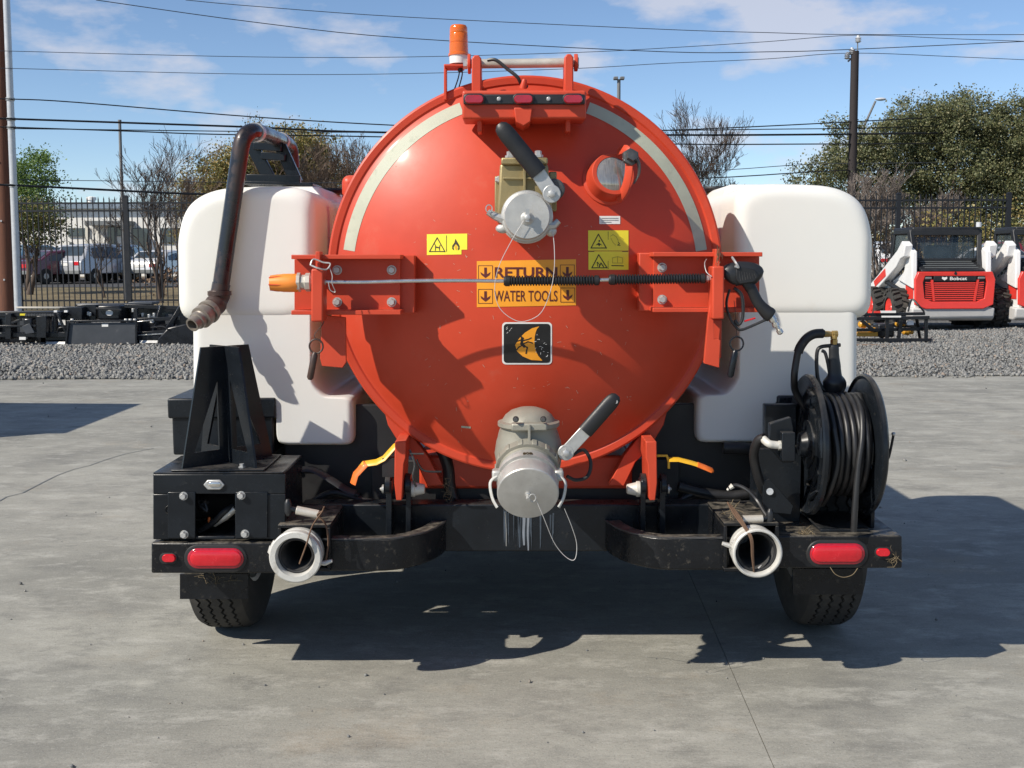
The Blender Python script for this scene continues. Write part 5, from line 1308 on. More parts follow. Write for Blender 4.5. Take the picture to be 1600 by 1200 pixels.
m = MB(); a = W(467, 442, LYc); vsn = []; prof = [(0, .0275), (.004, .0295), (.03, .030), (.05, .0295), (.075, .026), (.092, .0235), (.094, .014), (.082, .008)]
m.lathe(a, (-1, 0, 0), prof, 28, cap=False); part(m, 'turbo_nozzle', 'orange_plastic', LN)
m = MB()
for j in range(6):
    q = 2 * math.pi * (j + .2) / 6; e = Vector((0, math.cos(q), math.sin(q))); m.tube([a + Vector((-.045, 0, 0)) + e * .0292, a + Vector((-.07, 0, 0)) + e * .0268, a + Vector((-.093, 0, 0)) + e * .0228], [.0005, .002, .0025], 6)
part(m, 'nozzle_flute', 'red_bracket', LN)
# trigger gun on the lance
gy = LYc
m = MB(); m.tube(spline([W(1134, 437, gy), W(1142, 430, gy), W(1158, 427, gy), W(1176, 428, gy), W(1186, 431, gy), W(1190, 433, gy)], 4), [.020, .030, .035, .037, .038, .039, .039, .039, .039, .038, .038, .037, .036, .034, .032, .030, .028, .024, .020, .012, .006], 16, flat=.62, up=(0, 1, 0)); part(m, 'gun_body', 'plastic_black', LN)
m = MB(); m.ppoly([(1150, 420), (1160, 417), (1180, 421), (1186, 432), (1178, 441), (1156, 444), (1150, 436)], gy - .027, gy - .019); part(m, 'gun_badge', 'grip', LN, bev=.003)
m = MB()
for j in range(7):
    m.tube([W(1155 + j * 4, 424 + j * .6, gy - .0275), W(1157 + j * 4, 439 - j * .8, gy - .0275)], .0009, 4)
part(m, 'badge_rib', 'worn_steel', LN)
m = MB(); m.tube(spline([W(1166, 440, gy), W(1174, 452, gy), W(1184, 472, gy), W(1196, 486, gy), W(1206, 494, gy)], 5), [.018, .019, .019, .019, .019, .0185, .018, .018, .018, .018, .018, .0185, .019, .020, .021, .022, .023, .024, .024, .023, .02], 14, flat=.7, up=(0, 1, 0)); part(m, 'gun_handle', 'grip', LN)
m = MB(); m.tube(spline([W(1140, 452, gy), W(1135, 475, gy), W(1141, 498, gy), W(1152, 513, gy), W(1160, 515, gy), W(1180, 507, gy), W(1200, 498, gy)], 6), .0055, 8, flat=.8); part(m, 'trigger_guard', 'plastic_black', LN)
m = MB(); m.tube(spline([W(1147, 450, gy), W(1158, 460, gy), W(1161, 480, gy), W(1160, 498, gy), W(1154, 507, gy), W(1148, 500, gy)], 6), .0055, 8); part(m, 'trigger', 'plastic_black', LN)
m = MB(); m.tube([W(1163, 502, gy), W(1180, 497, gy)], .0028, 6); part(m, 'trigger_lock', 'red_lens', LN)
a, b = W(1203, 492, gy), W(1221, 522, gy); d = (b - a).normalized(); L = (b - a).length
m = MB(); m.lathe(a, d, [(0, .013), (.022, .013), (.024, .009), (.03, .009), (.032, .012), (.042, .012), (.044, .007), (.055, .007), (.057, .0105), (L - .004, .0105), (L, .005)], 16); part(m, 'hose_plug', 'bright_steel', LN, sm=30)

# spray gun standing on the reel
GY = .22
SG = thing('spray_gun', 'black trigger spray gun standing upright on the hose reel', 'spray gun', (W(1300, 620, GY).x, GY, W(1300, 620, GY).z))
m = MB(); m.tube(spline([W(1303, 538, GY), W(1303, 552, GY), W(1304, 572, GY), W(1304, 590, GY), W(1302, 604, GY), W(1300, 618, GY)], 5), [.014, .0165, .0175, .018, .018, .018, .0185, .019, .020, .021, .022, .022, .023, .024, .026, .03, .034, .037, .039, .038, .036, .034, .03, .027, .025, .024][:26], 16, flat=.75, up=(0, 1, 0)); part(m, 'gun_body', 'plastic_black', SG)
m = MB(); m.tube(spline([W(1312, 588, GY), W(1319, 598, GY), W(1316, 610, GY), W(1306, 618, GY)], 5), [.008] * 16, 8); part(m, 'gun_spur', 'plastic_black', SG)
m = MB(); m.tube(spline([W(1313, 539, GY), W(1298, 540, GY), W(1283, 542, GY), W(1277, 549, GY), W(1276, 570, GY), W(1278, 592, GY), W(1284, 605, GY), W(1292, 613, GY)], 5), .0075, 10, flat=.9); part(m, 'trigger_guard', 'plastic_black', SG)
m = MB(); m.tube(spline([W(1284, 548, GY), W(1289, 551, GY), W(1293, 565, GY), W(1296, 582, GY)], 5), .006, 8); part(m, 'trigger', 'plastic_black', SG)
m = MB(); m.lathe(W(1303, 538, GY), (0, 0, 1), [(0, .013), (.016, .013), (.018, .010), (.036, .010)], 6); m.lathe(W(1303, 527, GY), (0, 0, 1), [(-.006, .012), (.020, .012)], 8); m.lathe(W(1303, 522, GY), (-1, 0, 0), [(-.012, .012), (.006, .012), (.007, .009), (.02, .011), (.04, .011), (.041, .0085), (.055, .0085)], 8); part(m, 'brass_swivel', 'brass', SG)
m = MB(); m.tube(spline([W(1288, 521, GY), W(1275, 521, GY), W(1260, 528, GY), W(1249, 544, GY), W(1244, 565, GY), W(1241, 590, GY), W(1243, 612, GY + .04), W(1260, 640, GY + .05)], 6), .0125, 14); part(m, 'gun_hose', 'hose_rubber', SG)
m = MB(); m.tube(spline([W(1286, 521, GY), W(1272, 522, GY), W(1260, 529, GY), W(1251, 541, GY), W(1247, 551, GY)], 5), .0165, 14); part(m, 'hose_guard', 'rubber', SG)

# suction tool couplings in the receivers
def coupling(label, cx, cy, ro, ri, ears):
    Y0 = -.11; c = W(cx, cy, Y0); k = M_(1, Y0)
    t = thing('hose_coupling', label, 'hose coupling', (c.x, Y0, c.z))
    m = MB(); m.lathe((c.x, Y0, c.z), (0, 1, 0), [(.012, ri * k), (0, (ri + 2) * k), (0, (ro - 2) * k), (.004, ro * k), (.030, ro * k), (.034, (ro - 5) * k), (.055, (ro - 5) * k), (.058, (ro - 2) * k), (.085, (ro - 2) * k), (.09, (ro - 8) * k), (.35, (ro - 9) * k), (.35, (ri - 6) * k), (.10, (ri - 6) * k), (.06, (ri - 3) * k), (.012, ri * k)], 56, cap=False); part(m, 'collar', 'white_cast', t, sm=28)
    m = MB(); m.lathe((c.x, Y0 + .03, c.z), (0, 1, 0), [(0, (ri - 2) * k), (.015, (ri - 7) * k), (.30, (ri - 8) * k), (.305, 1 * k)], 40, cap=False); part(m, 'bore', 'worn_steel', t)
    m = MB(); m.tube([(c.x + math.cos(q) * (ri - 3) * k, Y0 + .026, c.z + math.sin(q) * (ri - 3) * k) for q in [2 * math.pi * j / 40 for j in range(40)]], .005, 8, closed=True); part(m, 'gasket', 'rubber', t)
    for pts in ears:
        m = MB(); m.tube([W(*p, Y0 + .03) for p in pts], [.009, .012, .008][:len(pts)], 8, flat=.7); part(m, 'cam_lever', 'white_cast', t)
    return t
t = coupling('pale round hose coupling at the left bumper end, grey strap inside', 461, 871, 42, 30, [[(424, 853), (422, 862), (428, 872)], [(497, 880), (508, 880), (519, 876)], [(430, 845), (427, 852), (426, 858)]])
t['label'] = 'pale round hose coupling below the black tool box, with short lugs'
t = coupling('white round hose coupling with paper tag inside, left of the reel', 1184, 865, 40, 34, [[(1129, 849), (1138, 852), (1148, 857)], [(1144, 845), (1150, 850), (1150, 858)]])
m = MB(); Y0 = -.075; a = [W(1184, 887, Y0), W(1204, 873, Y0 + .03), W(1210, 882, Y0 + .03), W(1192, 897, Y0)]; m.prism(a, (0, .002, 0)); build(m, 'paper_tag', 'decal_white', t, sm=0)
# ================================================================== background
def leaf_mat(name, cols, rough=0.55):
    m = bpy.data.materials.new(name); m.use_nodes = True; MATS[name] = m
    t = m.node_tree; b = t.nodes['Principled BSDF']; L = t.links.new
    g = t.nodes.new('ShaderNodeNewGeometry'); rp = t.nodes.new('ShaderNodeValToRGB'); e = rp.color_ramp.elements
    e[0].color = (*cols[0], 1); e[1].color = (*cols[-1], 1)
    for i, c in enumerate(cols[1:-1]):
        q = e.new((i + 1) / (len(cols) - 1)); q.color = (*c, 1)
    L(g.outputs['Random Per Island'], rp.inputs['Fac']); L(rp.outputs['Color'], b.inputs['Base Color']); b.inputs['Roughness'].default_value = rough
    tr = t.nodes.new('ShaderNodeBsdfTranslucent'); L(rp.outputs['Color'], tr.inputs['Color'])
    mx = t.nodes.new('ShaderNodeMixShader'); mx.inputs['Fac'].default_value = 0.22
    out = t.nodes['Material Output']; L(b.outputs['BSDF'], mx.inputs[1]); L(tr.outputs['BSDF'], mx.inputs[2]); L(mx.outputs['Shader'], out.inputs['Surface'])
leaf_mat('leaf_bright', [(0.08, 0.14, 0.03), (0.13, 0.21, 0.045), (0.19, 0.29, 0.065), (0.11, 0.17, 0.04)])
leaf_mat('leaf_dark', [(0.051, 0.085, 0.028), (0.095, 0.138, 0.043), (0.177, 0.177, 0.051), (0.236, 0.154, 0.051)])
leaf_mat('leaf_olive', [(0.107, 0.123, 0.038), (0.201, 0.189, 0.059), (0.284, 0.224, 0.070), (0.378, 0.261, 0.107)])
leaf_mat('leaf_oak', [(0.065, 0.082, 0.036), (0.115, 0.132, 0.055), (0.175, 0.182, 0.08), (0.235, 0.215, 0.11)])
leaf_mat('leaf_brown', [(0.149, 0.097, 0.059), (0.238, 0.149, 0.089), (0.282, 0.193, 0.134)])
nr = np.random.default_rng(12)
def leaves(blobs, per_m3, size, flat=1.0):
    """blobs: (x,y,z,rx,ry,rz); leaf quads gathered in clumps through each volume"""
    VS = []
    for (x, y, z, rx, ry, rz) in blobs:
        vol = 4.19 * rx * ry * rz
        nc = max(10, int(vol * 9)); d = nr.normal(size=(nc, 3)); d /= np.linalg.norm(d, axis=1, keepdims=True)
        rad = nr.random(nc) ** 0.40 * nr.uniform(.82, 1.14, nc)
        C = d * rad[:, None] * (rx, ry, rz) + (x, y, z)
        nl = max(8, int(vol * per_m3 / nc))
        P = np.repeat(C, nl, 0) + nr.normal(size=(nc * nl, 3)) * nr.uniform(.10, .26, (nc, 1)).repeat(nl, 0) * (1, 1, .8)
        VS.append(P)
    P = np.concatenate(VS); n = len(P)
    a = nr.normal(size=(n, 3)); a /= np.linalg.norm(a, axis=1, keepdims=True)
    b = nr.normal(size=(n, 3)); b -= a * (a * b).sum(1, keepdims=True); b /= np.linalg.norm(b, axis=1, keepdims=True)
    s = nr.uniform(size[0], size[1], (n, 1)); l = s * nr.uniform(1.0, 1.7, (n, 1))
    V = np.stack([P - a * s * .5, P - b * l * .5 * .2 + a * 0 + b * l * .35, P + a * s * .5, P - b * l * .6], 1).reshape(-1, 3)
    F = np.arange(n * 4).reshape(-1, 4)
    return V, F
def grow(start, d, L, r, depth, rs, out, spread=.55, up=.12, kids=(2, 4), shrink=.68, minr=.004):
    """recursive limbs; out collects (points, radii)"""
    pts = [Vector(start)]; rad = [r]; p = Vector(start); d = Vector(d).normalized(); n = 4
    for i in range(n):
        d = (d + Vector((rs.gauss(0, .13), rs.gauss(0, .13), rs.gauss(0, .10) + up * .35))).normalized(); p = p + d * L / n
        pts.append(p.copy()); rad.append(max(minr, r * (1 - .45 * (i + 1) / n)))
    out.append((pts, rad))
    if depth == 0: return
    for k in range(rs.randint(*kids)):
        i = rs.randint(2, n); s = pts[i]; ax = Vector((rs.gauss(0, 1), rs.gauss(0, 1), rs.gauss(0, .6))).normalized()
        nd = (d + ax * spread * rs.uniform(.6, 1.5) + Vector((0, 0, up))).normalized()
        grow(s, nd, L * shrink * rs.uniform(.75, 1.2), max(minr, rad[i] * .62), depth - 1, rs, out, spread, up, kids, shrink, minr)
def limb_mesh(out, n=4):
    m = MB()
    for pts, rad in out: m.tube(pts, rad, n if rad[0] < .03 else 7, cap=False)
    return m
def bare_tree(label, px, py0, Y, H, seed, depth=5, r=.07, material='bark', stems=2, lean=0, kids=(3, 4), spread=.55, minr=.005, leafy=None):
    b = W(px, py0, Y); b.z = hgt(Y)
    t = thing('bare_tree', label, 'tree', b, 'leafless winter trees'); rs = random.Random(seed); trunk = []; tw = []
    for s in range(stems):
        tmp = []; d = Vector((rs.uniform(-.28, .28) + lean, rs.uniform(-.2, .2), 1))
        grow(b + Vector((rs.uniform(-.1, .1), 0, 0)), d, H * .42, r * rs.uniform(.7, 1), depth, rs, tmp, spread, .16, kids, .66, minr)
        trunk += [q for q in tmp if q[1][0] > r * .35]; tw += [q for q in tmp if q[1][0] <= r * .35]
    build(limb_mesh(trunk), 'trunk', material, t, recalc=False, sm=60); build(limb_mesh(tw, 3), 'branches', material, t, recalc=False, sm=0)
    return t
def leafy_tree(label, px, Y, crown, material, per, size, seed, trunk_r=.14, name='leafy_tree', group=None):
    bx = W(px, 430, Y).x; b = Vector((bx, Y, hgt(Y))); t = thing(name, label, 'tree', b, group); rs = random.Random(seed); out = []
    zt_ = max(c[2] for c in crown)
    grow(b, (0, 0, 1), (zt_ - b.z) * .42, trunk_r, 3, rs, out, .6, .1, (3, 4), .7, .012); build(limb_mesh(out), 'trunk', 'bark', t, recalc=False, sm=60)
    V, F = leaves(crown, per, size); o = big_mesh('crown', V, F, material, t); return t
def blob(px, py, Y, rxp, ryp, dep): # crown lump given by its outline in the view
    c = W(px, py, Y); k = M_(1, Y); return (c.x, Y, c.z, rxp * k, dep, ryp * k)
# trees
YT = 38
leafy_tree('bright green tree at the left edge behind the steel pole', 40, YT, [blob(45, 262, YT, 42, 34, 1.0), blob(66, 285, YT, 26, 22, .7), blob(15, 290, YT, 40, 34, 1.0), blob(50, 310, YT, 46, 24, 1.0)], 'leaf_bright', 1000, (.04, .085), 1, .10)
leafy_tree('dark low evergreen behind the fence next to the steel pole', 45, YT - 3, [blob(42, 345, YT - 3, 52, 38, 1.2), blob(75, 355, YT - 3, 32, 30, .9), blob(5, 345, YT - 3, 40, 45, 1.2)], 'leaf_dark', 900, (.04, .085), 2, .12)
YO = 40
leafy_tree('olive brown evergreen behind the curved suction pipe', 420, YO, [blob(395, 250, YO, 62, 40, 1.8), blob(440, 230, YO, 60, 40, 1.6), blob(490, 245, YO, 46, 42, 1.5), blob(345, 275, YO, 50, 40, 1.6), blob(330, 310, YO, 60, 40, 1.6), blob(420, 310, YO, 90, 50, 2.0), blob(520, 290, YO, 45, 45, 1.4), blob(420, 370, YO, 140, 50, 2.0)], 'leaf_olive', 900, (.04, .09), 3, .16)
bare_tree('bare dark-limbed tree directly behind the left fence post', 252, 470, 30, 4.3, 4, 5, .075, stems=3, lean=-.05)
bare_tree('short bare sapling left of the fence post', 165, 470, 33, 2.7, 8, 4, .04, stems=2)
bare_tree('reddish bare tree between the fence post and the olive evergreen', 285, 470, 35, 4.2, 15, 5, .05, 'twig_brown', stems=3)
for i, (px, H, sd) in enumerate(((500, 5.2, 21), (545, 4.9, 22))):
    bare_tree(('grey brown twiggy tree seen right of the olive evergreen', 'grey brown twiggy tree touching the left rim of the red drum')[i], px, 470, 37, H, sd, 6, .06, 'twig_brown', stems=3, kids=(3, 4), spread=.45)
bare_tree('bare tree rising above the inner edge of the right white tank', 1108, 470, 36, 5.6, 31, 6, .07, 'bark', stems=3, kids=(3, 4), spread=.5)
YK = 40
leafy_tree('large live oak filling the right side above the fence', 1490, YK, [blob(1440, 205, YK, 70, 52, 2.2), blob(1500, 195, YK, 70, 46, 2.2), blob(1560, 215, YK, 60, 50, 2.0), blob(1380, 225, YK, 50, 45, 1.8), blob(1330, 240, YK, 45, 45, 1.6), blob(1470, 270, YK, 100, 50, 2.4), blob(1580, 280, YK, 70, 60, 2.2), blob(1640, 240, YK, 70, 60, 2.2), blob(1400, 310, YK, 80, 40, 1.8), blob(1530, 330, YK, 110, 40, 2.0), blob(1305, 195, YK, 22, 18, .8), blob(1600, 195, YK, 60, 42, 1.8), blob(1680, 200, YK, 70, 50, 2.0)], 'leaf_oak', 820, (.04, .085), 5, .22, 'oak_tree')
leafy_tree('smaller green oak at the left flank of the large oak', 1290, YK - 2, [blob(1300, 265, YK - 2, 40, 34, 1.2), blob(1262, 278, YK - 2, 34, 18, 1.0), blob(1300, 320, YK - 2, 60, 40, 1.4)], 'leaf_oak', 900, (.04, .085), 6, .12, 'oak_tree')
bare_tree('pale leafless thicket in front of the oak beside the right tank', 1375, 480, 32, 3.3, 41, 6, .04, 'bark_pale', stems=6, kids=(3, 4), spread=.5)
bare_tree('pale leafless thicket behind the first white loader', 1440, 480, 34, 3.0, 43, 6, .04, 'bark_pale', stems=4, kids=(3, 4), spread=.5)
def shrub(label, px, Y, blobs, material, per=420):
    b = W(px, 450, Y); b.z = hgt(Y); t = thing('shrub', label, 'shrub', b); rs = random.Random(int(px)); out = []
    for _ in range(4): grow(b, (rs.uniform(-.5, .5), rs.uniform(-.3, .3), 1), 1.0, .03, 2, rs, out, .6, .1, (2, 3), .7, .008)
    build(limb_mesh(out), 'stems', 'bark', t, recalc=False, sm=0); V, F = leaves(blobs, per, (.04, .09)); big_mesh('foliage', V, F, material, t)
shrub('yellowing shrub behind the fence over the first loader cab', 1500, 31, [blob(1470, 350, 31, 45, 22, .5), blob(1530, 352, 31, 45, 22, .5), blob(1590, 345, 31, 35, 30, .6)], 'leaf_olive')
shrub('brown brush behind the fence beside the right tank', 1390, 33, [blob(1385, 380, 33, 40, 34, .6), blob(1440, 370, 33, 40, 36, .6)], 'leaf_brown', 260)
shrub('low dry brush behind the fence beside the left tank', 255, 33, [blob(240, 440, 33, 45, 16, .5), blob(290, 420, 33, 35, 30, .5)], 'leaf_brown', 260)
# distant tree line on the horizon
BL = []
for i in range(60):
    x = -75 + i * 2.6 + nr.uniform(-1, 1); h = nr.uniform(1.6, 3.2); BL.append((x, 92 + nr.uniform(-6, 6), .3 + h * .6, 2.2, 1.6, h))
V, F = leaves(BL, 46, (.16, .34)); tag(big_mesh('far_woods', V, F, 'leaf_olive'), 'far line of scrubby woods along the horizon', 'woods', kind='stuff')

# ---------------------------------------------------------------- white building
YB_ = 66
bd = thing('commercial_building', 'low white building with dark windows behind the car park', 'building', (W(180, 430, YB_).x, YB_, .3))
x0 = W(-60, 400, YB_).x; x1 = W(330, 400, YB_).x; zt2 = W(200, 326, YB_).z
m = MB(); m.box(x0, x1, YB_, YB_ + 14, .3, zt2); part(m, 'wall', 'wall_white', bd)
m = MB(); m.box(x0 - .2, x1 + .2, YB_ - .35, YB_ + 14.2, zt2, zt2 + .28); part(m, 'roof', 'roof_blue', bd)
def pw(m, a, b, c, d, dy0, dy1): m.pbox(a, b, c, d, YB_ + dy0, YB_ + dy1)
for (a, b, c, d) in ((106, 356, 139, 370), (168, 354, 180, 398), (182, 354, 196, 369), (205, 356, 232, 398), (250, 356, 280, 380), (108, 378, 112, 402)):
    m = MB(); pw(m, a, b, c, d, -.10, -.004); fw = part(m, 'window', 'trim_grey', bd)
    m = MB(); pw(m, a + 1.5, b + 1.5, c - 1.5, d - 1.5, -.12, -.102); part(m, 'pane', 'window_glass', fw)
m = MB(); pw(m, 132, 345, 200, 352, -1.2, -.003); part(m, 'awning', 'trim_grey', bd)
m = MB(); pw(m, 133, 352, 137, 398, -1.1, -.9); part(m, 'awning_post', 'wall_cream', bd)
m = MB(); c = W(143, 318, YB_ + 3); m.lathe((c.x, YB_ + 3, zt2 + .28), (0, 0, 1), [(0, .22), (.35, .22), (.38, .30), (.55, .30), (.60, .12)], 16); part(m, 'roof_vent', 'wall_white', bd)

# ---------------------------------------------------------------- cars
def make_car(name, label, paint, kind):
    t = thing(name, label, 'car', (0, 0, 0), 'cars parked beyond the fence')
    hw = .90; L = 2.25
    if kind == 'suv': prof = [(-L, .42), (-L, .95), (-L + .12, 1.06), (-1.95, 1.12), (-1.55, 1.66), (-.2, 1.74), (.55, 1.66), (1.15, 1.15), (2.05, 1.0), (L, .82), (L, .42)]
    else: prof = [(-L, .40), (-L, .85), (-L + .1, .98), (-1.55, 1.04), (-.95, 1.40), (-.1, 1.46), (.45, 1.40), (1.1, .98), (2.05, .84), (L, .70), (L, .38)]
    belt = 1.05 if kind == 'suv' else .95
    n = len(prof); secs = []
    for s in (-1, -.86, .86, 1):
        row = []
        for (x, z) in prof:
            tuck = .0 if z < belt else .20 * (z - belt) / .6
            w = hw * (1 if abs(s) < 1 else 1); yy = s * hw - math.copysign(tuck, s); zz = z if abs(s) < 1 else (z - .05 if z > belt + .1 else z)
            row.append((x, yy, zz))
        secs.append(row)
    m = MB(); vs = [p for r_ in secs for p in r_]; fs = []
    for j in range(3):
        for i in range(n): fs.append((j * n + i, j * n + (i + 1) % n, (j + 1) * n + (i + 1) % n, (j + 1) * n + i))
    fs.append(list(range(n))); fs.append([3 * n + i for i in range(n)][::-1]); m.add(vs, fs)
    part(m, 'body', paint, t, bev=.04, seg=2, sm=50)
    top = [p for p in prof if p[1] > belt + .02]
    def zc_(x):
        for (a, b) in zip(prof[:-1], prof[1:]):
            if a[0] <= x <= b[0] and b[0] > a[0]: return a[1] + (b[1] - a[1]) * (x - a[0]) / (b[0] - a[0])
        return belt
    sw = ((-1.42, -.55), (-.48, .30)) if kind == 'suv' else ((-1.15, -.42), (-.36, .40))
    for s in (-1, 1):
        for (xa, xb) in sw:
            m = MB(); q = []
            for (x, z) in ((xa, belt + .04), (xb + .22 if xb > 0 else xb, belt + .04), (xb, zc_(xb) - .13), (xa + .05, zc_(xa + .05) - .13)):
                tk_ = .20 * (z - belt) / .6; q.append((x, s * (hw - tk_ + .008), z))
            m.prism(q, (0, -s * .02, 0)); part(m, 'side_window', 'window_glass', t)
    i0 = [i for i, p in enumerate(prof) if p[1] > belt][-1]
    def slope(a, b, nm):
        k0, k1 = .14, .90; m = MB(); P0 = (a[0] + (b[0] - a[0]) * k0, a[1] + (b[1] - a[1]) * k0); P1 = (a[0] + (b[0] - a[0]) * k1, a[1] + (b[1] - a[1]) * k1)
        dx, dz = b[0] - a[0], b[1] - a[1]; l = math.hypot(dx, dz); nx_, nz_ = -dz / l, dx / l
        if nz_ < 0: nx_, nz_ = -nx_, -nz_
        q = [(P0[0] + nx_ * .01, -.66, P0[1] + nz_ * .01), (P0[0] + nx_ * .01, .66, P0[1] + nz_ * .01), (P1[0] + nx_ * .01, .60, P1[1] + nz_ * .01), (P1[0] + nx_ * .01, -.60, P1[1] + nz_ * .01)]
        m.prism(q, (-nx_ * .012, 0, -nz_ * .012)); part(m, nm, 'window_glass', t)
    slope(prof[7], prof[6], 'windshield'); slope(prof[3], prof[4], 'rear_window')
    for x in (-1.38, 1.38):
        for s in (-1, 1):
            m = MB(); m.lathe((x, s * .72, .34), (0, s, 0), [(0, .30), (.02, .34), (.17, .34), (.20, .31), (.20, .20)], 24); wp = part(m, 'wheel', 'tyre', t)
            m = MB(); m.lathe((x, s * .905, .34), (0, s, 0), [(0, .21), (.012, .20), (.018, .06), (.03, .05)], 16); part(m, 'rim', 'zinc', wp)
    for s in (-1, 1):
        m = MB(); m.box(-L - .015, -L + .06, s * .62 - .16, s * .62 + .16, belt - .26, belt - .10); part(m, 'tail_light', 'red_lens', t, bev=.01)
        m = MB(); m.box(L - .10, L + .012, s * .62 - .18, s * .62 + .18, .64, .76); part(m, 'headlight', 'insulator', t, bev=.01)
    m = MB(); m.box(-L - .03, -L + .02, -.85, .85, .42, .58); m.box(L - .02, L + .03, -.85, .85, .40, .54); part(m, 'bumper', 'trim_grey', t, bev=.02)
    m = MB(); m.box(-L - .012, -L + .01, -.22, .22, belt - .28, belt - .16); part(m, 'number_plate', 'sticker_white', t)
    return t
for nm, c in (('car_silver', (.42, .43, .45)), ('car_white', (.74, .74, .73)), ('car_maroon', (.10, .018, .03)), ('car_blue', (.05, .11, .17)), ('car_dark', (.02, .022, .026)), ('car_red', (.38, .025, .03))):
    mat(nm, c, .28, metal=.2, var=.04, coat=.6)
CARS = [('car_maroon', 'sedan', 'dark maroon sedan parked behind the fence left of the post', 92, 47, 60), ('car_blue', 'suv', 'blue grey sport utility vehicle behind the steel pole', 55, 51, 120), ('car_white', 'suv', 'white sport utility vehicle behind the maroon sedan', 118, 53, 100),
        ('car_silver', 'suv', 'silver sport utility vehicle parked just left of the fence post', 156, 48, 70), ('car_dark', 'suv', 'black sport utility vehicle right behind the fence post', 196, 52, 95), ('car_white', 'sedan', 'white sedan seen through the bare trees', 255, 50, 80),
        ('car_red', 'sedan', 'red car farther back between bare trees', 222, 57, 100), ('car_silver', 'sedan', 'silver sedan at the left photo edge', 2, 50, 60), ('car_red', 'suv', 'red vehicle glimpsed between the two loaders', 1560, 50, 75), ('car_white', 'sedan', 'white car glimpsed right of the first loader cab', 1545, 47, 110), ('car_white', 'suv', 'white vehicle behind the fence beside the right white tank', 1378, 51, 90)]
for (p_, k_, lab, px, Y, rot) in CARS:
    t = make_car('parked_car', lab, p_, k_); q = W(px, 420, Y); t.location = (q.x, Y, .325); t.rotation_euler = (0, 0, R(rot))

